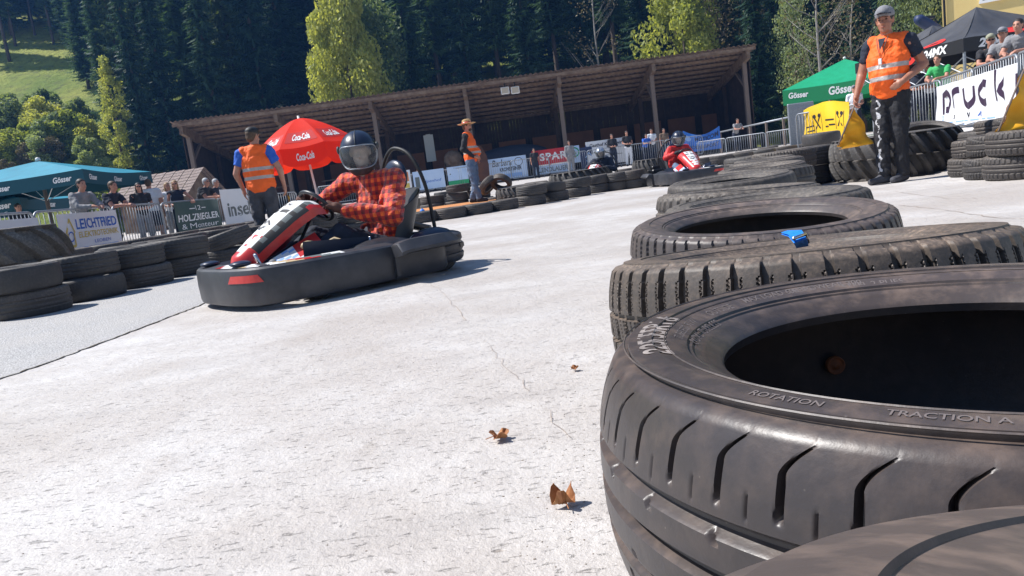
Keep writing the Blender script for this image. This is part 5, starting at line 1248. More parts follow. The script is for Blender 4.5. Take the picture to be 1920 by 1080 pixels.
    if legs and trs:
        c = MB(); cap(c, g['pelvis'] + Vector((0, 0, .02)), g['pelvis'] - Vector((0, 0, .06)), .118 * bw, .115 * bw, 16, sx=1.42, side=hd_)
        for s2 in ('R', 'L'):
            e_ = .022 if not shorts else .03
            cap(c, g['hip' + s2], g['kn' + s2], .088 * bw + e_, .058 + e_, 14, flat=False) if not shorts else cap(c, g['hip' + s2], g['hip' + s2].lerp(g['kn' + s2], .8), .088 * bw + e_, .07 + e_, 14, flat=True)
            if not shorts: cap(c, g['kn' + s2], g['an' + s2] + Vector((0, 0, -.02)), .058 + e_ * .8, .05 + e_ * .7, 14, flat=True)
        remesh(c, 'trousers' if not shorts else 'shorts', M[trs], root, vox, 3)
    if legs:
        for s2 in ('R', 'L'):
            c = MB(); a_ = g['an' + s2]; t = g['toe' + s2]; tv = Vector((t[0], t[1], 0)).normalized(); az = a_.z; sdv = Vector((-tv.y, tv.x, 0))
            z0 = az - .09
            cap(c, a_ - tv * .035 + Vector((0, 0, -.042)), a_ + tv * .165 + Vector((0, 0, -.055)), .045, .034, 14, sx=1.05, side=sdv); cap(c, a_ + Vector((0, 0, .0)), a_ + tv * .09 + Vector((0, 0, -.045)), .045, .038, 12)
            remesh(c, 'shoe', M[shoes], root, min(vox, .01), 2)
    # ---- head details
    def P(x, y, z): return Mh @ Vector((x, y, z))
    if not helmet:
        hb = MB()
        if hairstyle != 'bald' and hairstyle:
            hb.ell((0, -.022, .038), (.082, .096, .085), 16, 0, Mh); hb.ell((0, -.055, -.01), (.070, .055, .07), 14, 0, Mh)
            if hairstyle == 'long':
                hb.ell((0, -.065, -.08), (.075, .05, .12), 14, 0, Mh); hb.ell((.06, -.02, -.07), (.03, .05, .12), 12, 0, Mh); hb.ell((-.06, -.02, -.07), (.03, .05, .12), 12, 0, Mh)
            remesh(hb, 'hair', M[hair], root, max(.008, vox * .7), 2)
        e = MB()
        for s2 in (-1, 1): e.ell((s_ * 0 + s2 * .031, .077, .010), (.0115, .007, .0055), 8, 0, Mh)
        e.build('eyes', M['eye'], root, True)
        e = MB()
        for s2 in (-1, 1): e.ell((s2 * .032, .083, .026), (.018, .006, .0035), 8, 0, Mh)
        e.build('eyebrows', M['brow'] if hair != 'hair_gr' else M['hair_gr'], root, True)
        e = MB(); e.ell((0, .086, -.056), (.021, .006, .0045), 8, 0, Mh); e.build('mouth', M['lip'], root, True)
        if glasses:
            e = MB()
            for s2 in (-1, 1): e.ell((s2 * .032, .088, .010), (.024, .007, .016), 10, 0, Mh); e.tube([P(s2 * .05, .08, .014), P(s2 * .076, .0, .012)], .0025, 5)
            e.tube([P(-.012, .094, .013), P(.012, .094, .013)], .003, 5); e.build('sunglasses', M['eye'], root, True)
    if hat == 'cap':
        c = MB(); c.ell((0, -.014, .066), (.086, .101, .074), 18, 0, Mh); co = MB(); 
        c.ell((0, .022, .082), (.070, .066, .060), 16, 0, Mh); o = remesh(c, 'cap', M['capcol'], root, .008, 2)
        br = MB()
        def bf(u, v): a = math.pi * (u); x = .072 * math.cos(a); y = .072 + .095 * math.sin(a) * v; return Mh @ Vector((x, y + .0, .066 + .002 * v - .014 * abs(math.cos(a)) * v))
        br.grid(bf, 14, 4); br.grid(lambda u, v: bf(1 - u, v) - up * .005, 14, 4); br.build('cap_brim', M['navy'] if M['capcol'] == M['capgrey'] else M['capcol'], root, True)
    if hat == 'straw':
        c = MB(); c.lathe([(0, .155), (.05, .158), (.085, .145), (.096, .08), (.098, .062), (.14, .052), (.19, .066), (.195, .062), (.14, .046), (.09, .054), (.0, .06)], 28, 0, Mh @ Matrix.Scale(1.08, 4, Vector((0, 1, 0))))
        c.build('straw_hat', M['straw'], root, True, angle=50)
        c = MB(); c.lathe([(.101, .064), (.1005, .095), (.097, .095), (.097, .064)], 28, 0, Mh @ Matrix.Scale(1.08, 4, Vector((0, 1, 0)))); c.build('hat_band', M['red'], root, True)
    if extra: extra(root, g, Mh, P)
    return root
def cappm(c): M['capcol'] = M[c]
M['capgrey'] = mat('grey_cap_cloth', (.2, .2, .22), .8, c2=(.26, .26, .28), scale=30)
M['olive'] = mat('olive_cap_cloth', (.3, .3, .22), .8)
M['beard'] = mat('beard', (.06, .04, .03), .9)

# ---- the marshal with the yellow flag (in front, right)
p = G(1668, 345)
LK = Vector((-.28, .95, -.05))
Jm = dict(shR=(.19, .0, 1.455), shL=(-.19, -.03, 1.44), elR=(.275, .03, 1.17), wrR=(.30, .13, .95), hdR=(.02, .25, -1), pnR=(-1, 0, .1), elL=(-.275, -.16, 1.18), wrL=(-.20, .14, 1.03), hdL=(.75, .55, -.55), pnL=(.5, -.8, -.2),
          look=(-.25, 1, -.04), head=(.0, .04, 1.66), anR=(.075, .07, .09), anL=(-.05, -.06, .09), knR=(.085, .06, .50), knL=(-.07, -.01, .50), toeR=(.55, 1), toeL=(.15, 1), chest=(0, .02, 1.29), waist=(0, .03, 1.08))
cappm('capgrey')
def mextra(root, g, Mh, P):
    e = MB(); e.tube([(-.06, .11, 1.50), (-.035, .150, 1.40), (0, .172, 1.28), (.035, .150, 1.40), (.06, .11, 1.50)], .004, 5); e.build('lanyard', M['tentvis'], root)
    e = MB(); e.box((0, .185, 1.255), (.035, .014, .06), bev=.004); e.build('whistle', M['white'], root)
    v = MB()
    def vf(u, w_): return Vector((-.05 + .1 * u + (.0) * w_, .145 + .01 * math.sin(u * 3.1) - .03 * w_, 1.36 + .13 * w_)) + Vector(((u - .5) * .0, 0, 0))
    v.v = [(-.04, .122, 1.485), (.04, .122, 1.485), (.002, .172, 1.37), (-.002, .172, 1.37)]; v.f = [(0, 1, 2, 3)]; v.m = [0]; v.build('shirt_neck_opening', M['navy'], root)
    e = MB()
    cap(e, P(.078, -.005, .03), P(.078, -.005, -.02), .014, .012, 10); e.build('earpiece', M['tentvis'], root, True)
tocam = Vector((-p.x, -p.y)).normalized()
fm = Vector((tocam.x - .72, tocam.y - .0)).normalized()
marshal = person('person', (p.x + .13, p.y + .12, 0), (fm.x, fm.y), 'marshal in an orange vest, grey cap and black trousers, yellow flag in his lowered hand', Jm, 1.85, .0085, 'skin_tan', 'navy', 'short', 'trackpants', hat='cap', vest='vest', curl=.75, build_=1.0, belly=.012, headk=1.1, arm=1.14, extra=mextra, shoes='greytrs', hair='hair_dk')
def wpt(root, l): return Matrix.Translation(root.location) @ Matrix.Rotation(root.rotation_euler.z, 4, 'Z') @ Matrix.Scale(root.scale.x, 4) @ Vector(l)
# flags
def flag(hp, tip, width, label, fold=.06, seed=0, drape=.5):
    """stick from hp (hand) to tip; cloth hangs from the stick"""
    r = empty('marshal_flag', hp, 0, label, 'flag', 'yellow marshal flags'); d = tip - hp
    mb = MB(); mb.tube([-d.normalized() * .06, d], .009, 8); mb.build('stick', M['woodgrey'], r, True)
    mb = MB(); L = d.length; sdv = d.cross(Vector((0, 0, 1))).normalized()
    def fn(u, v):
        q = d * (.06 + .92 * u); hang = width * (1 - .86 * u) * v
        w_ = fold * math.sin(v * 9 + u * 4 + seed) * (.3 + v) + .5 * fold * math.sin(u * 13 + v * 3)
        return q + Vector((drape * hang * .55, 0, -hang * .85)) + sdv * w_
    mb.grid(fn, 26, 22); mb.grid(lambda u, v: fn(1 - u, v) + sdv * .004, 26, 22); mb.build('flag_cloth', M['yellow'], r, True); return r
hp = wpt(marshal, (.295, .17, .87)); tp_ = at(1572, 272, hp.y - .15)
flag(hp, tp_, .50, 'yellow flag held low by the marshal in the grey cap', .03, 1, .75)
hp = at(1921, 128, 6.9); tp_ = at(1872, 246, 6.7)
flag(hp, tp_, .75, 'yellow flag cut by the right picture edge, leaning over the tyre stacks', .05, 3, .75)

# ---- marshal seen from behind, left
p = LP(497, 10.4)
cappm('tentvis')
Jb = dict(elR=(.30, .0, 1.16), wrR=(.30, .10, .93), elL=(-.30, -.02, 1.17), wrL=(-.27, .10, .94), look=(.55, .8, -.1), head=(.01, .02, 1.65))
def bxt(root, g, Mh, P):
    e = MB(); e.box((0, 0, 0), (.001, .001, .001)) if False else None
bk_ = person('person', (p[0], p[1], 0), (-.05, 1), 'marshal seen from behind in an orange hi-vis vest over a blue T-shirt, black cap', Jb, 1.74, .0095, 'skin', 'blue', 'short', 'greytrs', hat='cap', vest='vest', build_=1.08, hair='hair_br')
hpw = wpt(bk_, (.30, .13, .86)); r = flag(hpw, hpw + Vector((.02, .02, -.30)), .14, 'rolled yellow flag in the hand of the marshal seen from behind', .02, 2, .4)
# ---- straw-hatted man
p = at(893, 372, 17.0); gzz = .15
Js = dict(elR=(.26, -.08, 1.17), wrR=(.18, .14, .98), hdR=(-.6, .8, -.2), pnR=(-.8, -.5, 0), elL=(-.26, -.10, 1.17), wrL=(-.16, .12, .98), look=(.25, 1, .02), anR=(.10, .10, .09), anL=(-.07, -.1, .09))
def beard(root, g, Mh, P):
    e = MB(); e.ell((0, .055, -.075), (.045, .042, .035), 12, 0, Mh); e.build('beard', M['beard'], root, True)
person('person', (p.x, p.y, .152), (.98, -.2), 'bearded man in a straw hat, orange hi-vis vest and blue jeans on the wooden platform', Js, 1.82, .012, 'skin', 'blackcloth', 'long', 'jeans', hat='straw', vest='vest', build_=1.05, belly=.05, extra=beard, hair='hair_br')

# ---- spectators
LEAN = dict(pelvis=(0, -.1, .95), waist=(0, -.04, 1.05), chest=(0, .09, 1.24), neck=(0, .17, 1.42), head=(0, .24, 1.56), shR=(.18, .14, 1.36), shL=(-.18, .14, 1.36), elR=(.22, .34, 1.13), elL=(-.22, .34, 1.13), wrR=(.10, .56, 1.13), wrL=(-.10, .56, 1.13), hdR=(-.4, .8, -.2), hdL=(.4, .8, -.2), pnR=(0, -.1, -1), pnL=(0, -.1, -1), hipR=(.09, -.1, .92), hipL=(-.09, -.1, .92))
GS = 'spectators at the left-hand barriers'
def SP(px, Y, z=None): p = at(px, HOR_Y - SLOPE * (px - 960), Y); return (p.x, p.y, gz(p.x, p.y) if z is None else z)
def sp(px, Y, face, label, z=None, **kw):
    grp = kw.pop('group', GS); J = dict(BASE); J.update(kw.pop('J', {})); return person('person', SP(px, Y, z), face, label, J, group=grp, **kw)
STAND = dict(elR=(.25, -.02, 1.16), elL=(-.25, -.02, 1.16), wrR=(.13, .2, 1.10), wrL=(-.13, .2, 1.10), hdR=(-.9, .3, 0), hdL=(.9, .3, 0), pnR=(0, -1, 0), pnL=(0, -1, 0))
M['capcol'] = M['tentvis']
sp(158, 14.6, (.95, -.5), 'man in a black vest with grey sleeves leaning on the barrier over the house-logo banner', J=LEAN, shirt='greycloth', sleeve='long', trs='blackcloth', hair='hair_dk', H=1.76)
sp(212, 16.0, (.98, -.3), 'man in a navy T-shirt leaning on the barrier right of the house-logo banner', J=LEAN, shirt='navy', sleeve='short', trs='blackcloth', hair='hair_br', H=1.73)
sp(274, 18.2, (.5, -.9), 'dark-haired woman in black beside the man in white', J=STAND, shirt='blackcloth', sleeve='short', trs='greycloth', hair='hair_dk', hairstyle='long', H=1.66, build_=.86, glasses=True)
sp(293, 19.6, (-.2, 1), 'broad man in a white T-shirt and dark shorts with his back to the track', shirt='whitecloth', sleeve='short', trs='navy', shorts=True, hairstyle='short', hair='hair_br', H=1.80, build_=1.15)
sp(326, 20.6, (.6, -.7), 'brown-haired woman half hidden by the blonde woman', J=STAND, shirt='lightpink', sleeve='short', trs='greycloth', hair='hair_bl', hairstyle='long', H=1.70, build_=.86) if 'lightpink' in M else sp(326, 20.6, (.6, -.7), 'light-haired woman half hidden by the woman in the black top', J=STAND, shirt='whitecloth', sleeve='none', trs='greycloth', hair='hair_bl', hairstyle='long', H=1.70, build_=.86)
sp(341, 19.6, (.35, -.95), 'blonde woman in a black sleeveless top with an arm on the barrier', J=dict(STAND, elL=(-.36, .12, 1.22), wrL=(-.42, .35, 1.12)), shirt='navy', sleeve='none', trs='navy', hair='hair_bl', hairstyle='long', H=1.68, build_=.88, glasses=True)
sp(386, 21.4, (.95, -.35), 'white-haired man in a black polo shirt behind the dark green banner', J=LEAN, shirt='blackcloth', sleeve='short', trs='greytrs', hair='hair_gr', H=1.82, build_=1.12, glasses=True)
sp(404, 22.2, (.95, -.35), 'grey-haired older man in a dark shirt, arms on the barrier', J=LEAN, shirt='navy', sleeve='short', trs='greytrs', hair='hair_gr', H=1.80, build_=1.0)
sp(40, 17.5, (.8, -.5), 'person in black in the shade under the large teal parasol', J=LEAN, shirt='blackcloth', trs='blackcloth', H=1.6)
GMi = 'spectators at the barriers before the shed'; kw = dict(vox=.022, group=GMi)
FACE = (.15, -1)
sp(788, 41.9, FACE, 'child in grey beside the pale blue banner', shirt='greycloth', H=1.35, build_=.85, **kw)
sp(1006, 40.3, FACE, 'person in black in front of the left end of the red supermarket banner', shirt='blackcloth', H=1.6, **kw)
sp(1072, 40.2, FACE, 'person in a long grey coat right of the red supermarket banner', shirt='greycloth', sleeve='long', trs='greycloth', H=1.75, hairstyle='long', **kw)
sp(1152, 40.0, FACE, 'person in a black jacket in front of the inn banner', J=STAND, shirt='blackcloth', sleeve='long', H=1.8, **kw)
sp(1180, 40.0, FACE, 'person in black and white right of the inn banner', shirt='blackcloth', trs='whitecloth', H=1.85, J=STAND, **kw)
sp(1213, 41.8, FACE, 'person in a blue shirt leaning on the barrier before the shed', J=LEAN, shirt='blue', H=1.7, **kw)
sp(1226, 41.8, FACE, 'person in white with raised hands behind the barrier before the shed', J=STAND, shirt='whitecloth', H=1.85, **kw)
sp(1249, 42.0, FACE, 'person in brown just left of the far kart driver\'s helmet', shirt='wood', H=1.8, **kw)
sp(1383, 41.0, FACE, 'person in grey leaning over the barrier right of the blue banner', J=LEAN, shirt='greycloth', H=1.85, **kw)
GR_ = 'spectators on the right-hand terrace'; kw = dict(group=GR_)
tz = .42
sp(1722, 20.6, (-.4, -.9), 'man in sunglasses close behind the marshal\'s elbow', tz, J=STAND, shirt='navy', hair='hair_dk', glasses=True, H=1.74, **kw)
sp(1743, 20.9, (-.2, -.9), 'man in a white shirt and red sunglasses second right of the marshal', tz, J=STAND, shirt='whitecloth', hair='hair_dk', glasses=True, H=1.78, **kw)
sp(1770, 18.6, (-.75, -.6), 'close-cropped man in a white and green shirt leaning on the barrier', tz, J=LEAN, shirt='greencloth', hair='hair_br', H=1.84, **kw)
cappm('olive')
sp(1861, 15.6, (-.5, -.85), 'man in a pale cap with sunglasses leaning on the barrier above the white banner', tz, J=LEAN, shirt='blackcloth', hat='cap', glasses=True, H=1.84, **kw)
cappm('capgrey')
sp(1892, 15.0, (-.7, -.6), 'man in a grey cap beside the pale-capped one, under the large black tent', tz, J=LEAN, shirt='greycloth', hat='cap', H=1.88, **kw)
sp(1925, 13.9, (-.9, -.6), 'spectator with forearm on the barrier, cut by the right picture edge', tz, J=LEAN, shirt='greycloth', hair='hair_dk', H=1.9, **kw)
sp(1850, 19.5, (-.3, -.9), 'dark-haired person in the shade under the large black tent', tz, J=STAND, shirt='blackcloth', H=1.72, **kw)
sp(1560, 26.5, (-.3, -.9), 'person in blue under the green parasol', None, J=STAND, shirt='blue', H=1.6, **kw)
sp(1606, 25.0, (-.3, -.9), 'person in a white shirt and cap under the green parasol', None, J=STAND, shirt='whitecloth', hat='cap', H=1.7, **kw)

# ================================================================== KARTS
M['visor'] = mat('clear_visor', (.2, .22, .25), .08, spec=.8)
b_ = M['visor'].node_tree.nodes['Principled BSDF']; b_.inputs['Alpha'].default_value = .28; b_.inputs['Coat Weight'].default_value = .5
M['helmet'] = mat('dark_blue_helmet', (.010, .016, .035), .33, coat=.35, c2=(.014, .02, .045), scale=10)
M['helmgrey'] = mat('matte_grey_helmet', (.05, .055, .06), .45)
M['helmsilver'] = mat('silver_helmet', (.5, .52, .55), .2, .7)
M['balaclava'] = mat('pale_balaclava', (.55, .44, .36), .9)
M['seatgrey'] = mat('grey_seat_shell', (.06, .06, .065), .45)
M['blueblack'] = mat('blue_black_rubber', (.012, .022, .05), .35, c2=(.02, .03, .06), scale=6)
M['redsuit'] = mat('red_race_jacket', (.62, .025, .02), .6, c2=(.5, .015, .015), scale=8, bump=.4, dist=.02)
M['tan'] = mat('tan_panel', (.5, .38, .22), .5)
def sweep(mb, path, prof, scale=None, closed=False, mfn=None):
    """path: [(x,y)], prof: [(outward, z)] ; scale(i)->(h multiplier, z0 offset)"""
    n = len(path); k = len(prof); base = len(mb.v)
    for i, (x, y) in enumerate(path):
        a = path[max(0, i - 1)]; b = path[min(n - 1, i + 1)]; dx, dy = b[0] - a[0], b[1] - a[1]; l = math.hypot(dx, dy); nx_, ny_ = dy / l, -dx / l
        hs, ex = scale(i / (n - 1)) if scale else (1, 0)
        for o, z in prof: mb.v.append((x + nx_ * (o + (ex if o > -.05 else 0)), y + ny_ * (o + (ex if o > -.05 else 0)), .045 + (z - .045) * hs))
    for i in range(n - 1):
        for q in range(k):
            mb.f.append((base + i * k + q, base + i * k + (q + 1) % k, base + (i + 1) * k + (q + 1) % k, base + (i + 1) * k + q)); mb.m.append(mfn(i / (n - 1), q) if mfn else 0)
    mb.f.append(tuple(base + q for q in range(k))[::-1]); mb.m.append(0); mb.f.append(tuple(base + (n - 1) * k + q for q in range(k))); mb.m.append(0)
def spline(pts, m=8):
    out = []; P_ = [Vector((*p, 0)) if len(p) == 2 else Vector(p) for p in pts]
    for i in range(len(P_) - 1):
        p0 = P_[max(0, i - 1)]; p1 = P_[i]; p2 = P_[i + 1]; p3 = P_[min(len(P_) - 1, i + 2)]
        for k in range(m):
            t = k / m; out.append(.5 * ((2 * p1) + (-p0 + p2) * t + (2 * p0 - 5 * p1 + 4 * p2 - p3) * t * t + (-p0 + 3 * p1 - 3 * p2 + p3) * t ** 3))
    out.append(P_[-1]); return [tuple(p[:2]) for p in out] if len(pts[0]) == 2 else out
def kart(loc, heading, label, detail=True, red=False):
    rz = math.atan2(heading[1], heading[0]); k = empty('go_kart', loc, rz, label, 'go-kart', 'rental go-karts')
    prof = [(-.03, .032), (.0, .040), (.006, .06), (.010, .15), (.006, .245), (.0, .263), (-.018, .275), (-.10, .28), (-.17, .26), (-.17, .24), (-.03, .22), (-.03, .05)]
    # front bumper wrapping round to the side
    mb = MB(); pth = spline([(.24, .672), (.42, .672), (.70, .655), (.98, .61), (1.17, .50), (1.25, .25), (1.26, 0), (1.25, -.25), (1.17, -.50), (.98, -.61), (.70, -.655), (.42, -.672), (.24, -.672)][::-1], 6)
    def sc_(t): e = min(t, 1 - t) * 2; return (1.0 + .12 * math.sin(math.pi * min(1, e * 1.6)) * 0 + 0, 0)
    prof[7] = (-.13, .288); sweep(mb, pth, prof, sc_); fb = mb.build('front_bumper', M['kartplastic'], k, True, angle=24)
    # red reflective mark on the left front corner and stickers on its top lip
    def onb(t, z, lift=.004):
        i = t * (len(pth) - 1); a = pth[int(i)]; b = pth[min(len(pth) - 1, int(i) + 1)]; f = i - int(i); x = a[0] + (b[0] - a[0]) * f; y = a[1] + (b[1] - a[1]) * f
        dx, dy = b[0] - a[0], b[1] - a[1]; l = math.hypot(dx, dy) or 1; o = float(np.interp(z, [.045, .06, .15, .245, .263], [0, .007, .010, .008, 0])) + lift; return Vector((x + dy / l * o, y - dx / l * o, z))
    for s_ in (0,):
        mb = MB()
        def fm_(u, v): t = .60 + .075 * u - .012 * (1 - v) * (1 - 2 * u); t = t if s_ == 0 else 1 - t; return onb(t, .185 + .048 * v)
        mb.grid(fm_, 10, 2); mb.build('red_marking', M['red'], fb)
    mb = MB(); cols = []
    def ft(u, v): t = .50 + .36 * u; i = t * (len(pth) - 1); a = pth[int(i)]; b = pth[int(i) + 1]; f = i - int(i); x = a[0] + (b[0] - a[0]) * f; y = a[1] + (b[1] - a[1]) * f; dx, dy = b[0] - a[0], b[1] - a[1]; l = math.hypot(dx, dy); o = -.03 - .085 * v; return Vector((x + dy / l * o, y - dx / l * o, .2795 + .010 * v))
    mb.grid(ft, 46, 3, 0, lambda u, v: (0, 1, 1, 2, 1, 3, 1, 2, 0, 4, 1)[int((u * 1.01 + .12 * v) * 10) % 11]); mb.build('top_stickers', [M['red'], M['white'], M['tan'], M['tblack'], M['tgrey']], fb)
    # side pods
    for s_ in (1, -1):
        mb = MB(); pp = spline([(.28, .672 * s_), (.20, .682 * s_), (.08, .700 * s_), (-.04, .695 * s_), (-.11, .668 * s_), (-.15, .63 * s_)], 6)
        if s_ > 0: pp = pp[::-1]
        sweep(mb, pp, [(-.02, .035), (.0, .045), (.014, .08), (.020, .16), (.016, .245), (-.002, .285), (-.03, .30), (-.10, .30), (-.16, .24), (-.16, .22), (-.04, .2), (-.04, .06)], lambda t: (1.0 - .10 * abs(2 * t - 1) ** 3, .0))
        sp_ = mb.build('side_pod', M['kartplastic'], k, True, angle=40)
        mb = MB(); mb.box((.03, .716 * s_, .155), (.085, .02, .052), bev=.009); mb.build('air_slot', M['eye'], sp_)
        mb = MB(); mb.box((-.135, .66 * s_, .16), (.05, .05, .17), bev=.02, rz=-.3 * s_); mb.build('seam_clip', M['kartplastic'], sp_, True)
        mb = MB(); mb.ell((.22, .44 * s_, .19), (.34, .17, .13), 20); mb.build('side_cover', M['blk'], k, True)
    # rear bumper
    mb = MB(); pr = spline([(-.12, .62), (-.20, .63), (-.28, .62), (-.37, .58), (-.43, .47), (-.45, .25), (-.45, 0), (-.45, -.25), (-.43, -.47), (-.37, -.58), (-.28, -.62), (-.20, -.63), (-.12, -.62)], 6)
    rp_ = [(-.02, .06), (.0, .07), (.016, .09), (.02, .125), (.010, .132), (.012, .142), (.024, .16), (.024, .195), (.012, .205), (.012, .214), (.022, .226), (.018, .262), (.0, .275), (-.03, .285), (-.12, .285), (-.12, .26), (-.03, .25), (-.03, .08)]
    sweep(mb, pr, rp_, lambda t: (1.0 - .12 * abs(2 * t - 1) ** 4, 0)); rb = mb.build('rear_bumper', M['kartplastic'], k, True, angle=35)
    for s_ in (1, -1): mb = MB(); mb.box((-.355, .608 * s_, .178), (.06, .03, .03), rz=.45 * s_); mb.build('slot', M['eye'], rb)
    # frame and floor
    mb = MB(); mb.box((.40, 0, .055), (1.3, .62, .012)); mb.build('floor_pan', M['dark'], k)
    mb = MB()
    for s_ in (1, -1):
        mb.tube([(1.15, .22 * s_, .09), (.75, .30 * s_, .075), (.2, .33 * s_, .075), (-.60, .30 * s_, .09)], .017, 8); mb.tube([(.75, .30 * s_, .08), (.72, .50 * s_, .10)], .014, 6); mb.tube([(.35, .33 * s_, .08), (.35, .64 * s_, .10), (-.15, .66 * s_, .10), (-.15, .33 * s_, .08)], .012, 6)
    for x in (1.1, .55, .1, -.30, -.58): mb.tube([(x, -.3, .08), (x, .3, .08)], .014, 6)
    mb.build('frame', M['dark'], k, True)
    # wheels
    for (x, y, rr, ww) in ((.80, .50, .13, .13), (.80, -.50, .13, .13), (-.24, .46, .14, .20), (-.24, -.46, .14, .20)):
        ang = .22 if x > 0 else 0
        we = MB(); Mw = Matrix.Translation((x, y, rr)) @ Matrix.Rotation(ang, 4, 'Z') @ Matrix.Rotation(R_(90), 4, 'X'); h = ww / 2
        we.lathe([(rr * .52, -h * .8), (rr * .6, -h), (rr * .85, -h), (rr * .97, -h * .8), (rr, -h * .4), (rr, h * .4), (rr * .97, h * .8), (rr * .85, h), (rr * .6, h), (rr * .52, h * .8)], 28, 0, Mw, close=True)
        wo = we.build('wheel', M['rub_dark'], k, True); we = MB(); we.lathe([(0, -h * .3), (rr * .2, -h * .3), (rr * .22, -h * .5), (rr * .48, -h * .35), (rr * .53, -h * .8), (rr * .53, h * .8), (rr * .48, h * .35), (rr * .22, h * .5), (0, h * .3)], 20, 0, Mw); we.build('rim', M['galv'], wo, True)
    mb = MB(); mb.tube([(-.24, -.5, .14), (-.24, .5, .14)], .02, 8); mb.build('rear_axle', M['chrome'], k, True)
    # rear wheel guards / fuel tank / engine
    mb = MB(); mb.box((-.35, -.42, .24), (.34, .24, .26), bev=.03); mb.box((-.35, -.42, .40), (.2, .2, .08), bev=.02)
    for q in range(6): mb.box((-.35, -.42, .16 + q * .035), (.37, .27, .008))
    mb.tube([(-.3, -.3, .3), (-.5, -.25, .34), (-.6, -.1, .28)], .035, 8); mb.build('engine', M['dark'], k)
    mb = MB(); mb.ell((-.24, .42, .22), (.20, .16, .11), 18); mb.build('wheel_guard', M['blueblack'], k, True)
    mb = MB(); mb.box((.40, 0, .15), (.20, .16, .17), bev=.04); mb.build('fuel_tank', M['blk'], k)
    # dark panels at the side of the cockpit
    for s_ in (1, -1): mb = MB(); mb.grid(lambda u, v: Vector((.28 + .50 * u, (.36 + .05 * v) * s_, .09 + (.25 + .04 * u) * v)), 6, 4); mb.grid(lambda u, v: Vector((.78 - .50 * u, (.37 + .05 * v) * s_, .09 + (.29 - .04 * u) * v)), 6, 4); mb.build('cockpit_panel', M['blueblack'], k, True)
    mb = MB(); mb.tube([(.45, .41, .25), (.66, .42, .26)], .009, 6); mb.tube([(.72, .30, .12), (.9, .42, .2)], .008, 6); mb.tube([(.9, .1, .1), (1.02, .18, .34)], .012, 6); mb.tube([(.9, -.1, .1), (1.02, -.18, .34)], .012, 6); mb.tube([(.3, .38, .16), (.28, .42, .34)], .008, 6); mb.build('rods', M['chrome'], k, True)
    mb = MB(); mb.box((.60, .30, .30), (.10, .05, .05), bev=.01, rz=.3); mb.build('battery_box', M['tblue'], k)
    mb = MB(); mb.ell((.66, .24, .34), (.06, .03, .035), 12); mb.tube([(.62, .2, .30), (.50, .32, .36), (.40, .40, .30)], .014, 7); mb.build('brake_linkage', M['tan'], k, True)
    mb = MB(); mb.tube([(.52, .36, .32), (.44, .40, .27), (.40, .42, .20)], .01, 6); mb.ell((.44, .40, .31), (.015, .012, .02), 8); mb.build('steering_joint', M['galv'], k, True)
    # nose fairing
    def nf(u, v):       # v 0 top (near wheel) .. 1 bottom tip ; u across
        x = float(np.interp(v, [0, .12, .35, .7, .92, 1], [.52, .60, .73, .96, 1.10, 1.115])); z = float(np.interp(v, [0, .12, .35, .7, .92, 1], [.645, .655, .59, .44, .335, .29])); w_ = float(np.interp(v, [0, .12, .35, .7, 1], [.17, .185, .175, .14, .10]))
        a = (u - .5) * 2; s_ = math.copysign(abs(a) ** .9, a); return Vector((x - .05 * a * a, w_ * s_, z - .045 * a ** 4 - .02 * a * a))
    def nm_(u, v):
        a = abs(u - .5) * 2
        if v > .80: return 1 if not (a < .35 and v < .86) else 0
        if a > .86: return 2 if .18 < v < .78 else 1
        if v < .07: return 0
        if .28 < v < .34 and .1 < a < .6: return 2
        if a > .66: return 1 if u < .5 else (3 if int(v * 14) % 2 else 2)
        if .66 < v < .80 and math.sin(u * 23) + math.sin(v * 41) > .55: return 1
        return 0
    mb = MB(); mb.grid(nf, 28, 34, 0, nm_)
    def nback(u, v): p = nf(1 - u, v); return p - Vector((.03, 0, .05))
    mb.grid(nback, 14, 16, 4)
    for uu in (0, 1): mb.grid((lambda uu: (lambda a, b: nf(uu, b if uu else 1 - b).lerp(nback(1 - uu, b if uu else 1 - b), a)))(uu), 2, 16, 1)
    mats_ = [M['white'], M['red'], M['tentvis'], M['tgrey'], M['blk']]
    if red: mb.m = [{0: 1, 2: 1, 3: 0}.get(q, q) if (i % 28 < 8 or i % 28 > 20) else q for i, q in enumerate(mb.m)]
    no = mb.build('nose_fairing', mats_, k, True, angle=50)
    mb = MB(); arc = lambda c, r, a0, a1, w_: [(c[0] + r * math.cos(R_(a0 + (a1 - a0) * i / 12)), c[1] + r * math.sin(R_(a0 + (a1 - a0) * i / 12))) for i in range(13)]
    def ln(pts, w_):
        b0 = len(mb.v)
        for i, (u, v) in enumerate(pts):
            a = pts[max(0, i - 1)]; b = pts[min(len(pts) - 1, i + 1)]; dx, dy = b[0] - a[0], b[1] - a[1]; l = math.hypot(dx, dy) or 1
            for q in (1, -1): mb.v.append(tuple(nf(u - q * dy / l * w_, v + q * dx / l * w_) + Vector((.004, 0, .005))))
        for i in range(len(pts) - 1): mb.f.append((b0 + 2 * i, b0 + 2 * i + 1, b0 + 2 * i + 3, b0 + 2 * i + 2)); mb.m.append(0)
    ln(arc((.5, .18), .12, 200, 340, 0), .012); ln(arc((.42, .16), .05, 20, 160, 0), .012); ln(arc((.6, .16), .05, 20, 160, 0), .010); ln([(.3, .45), (.45, .5), (.55, .47), (.7, .52)], .010); ln([(.35, .55), (.5, .58), (.62, .54)], .012)
    mb.build('number_graphics', M['tblack'], no)
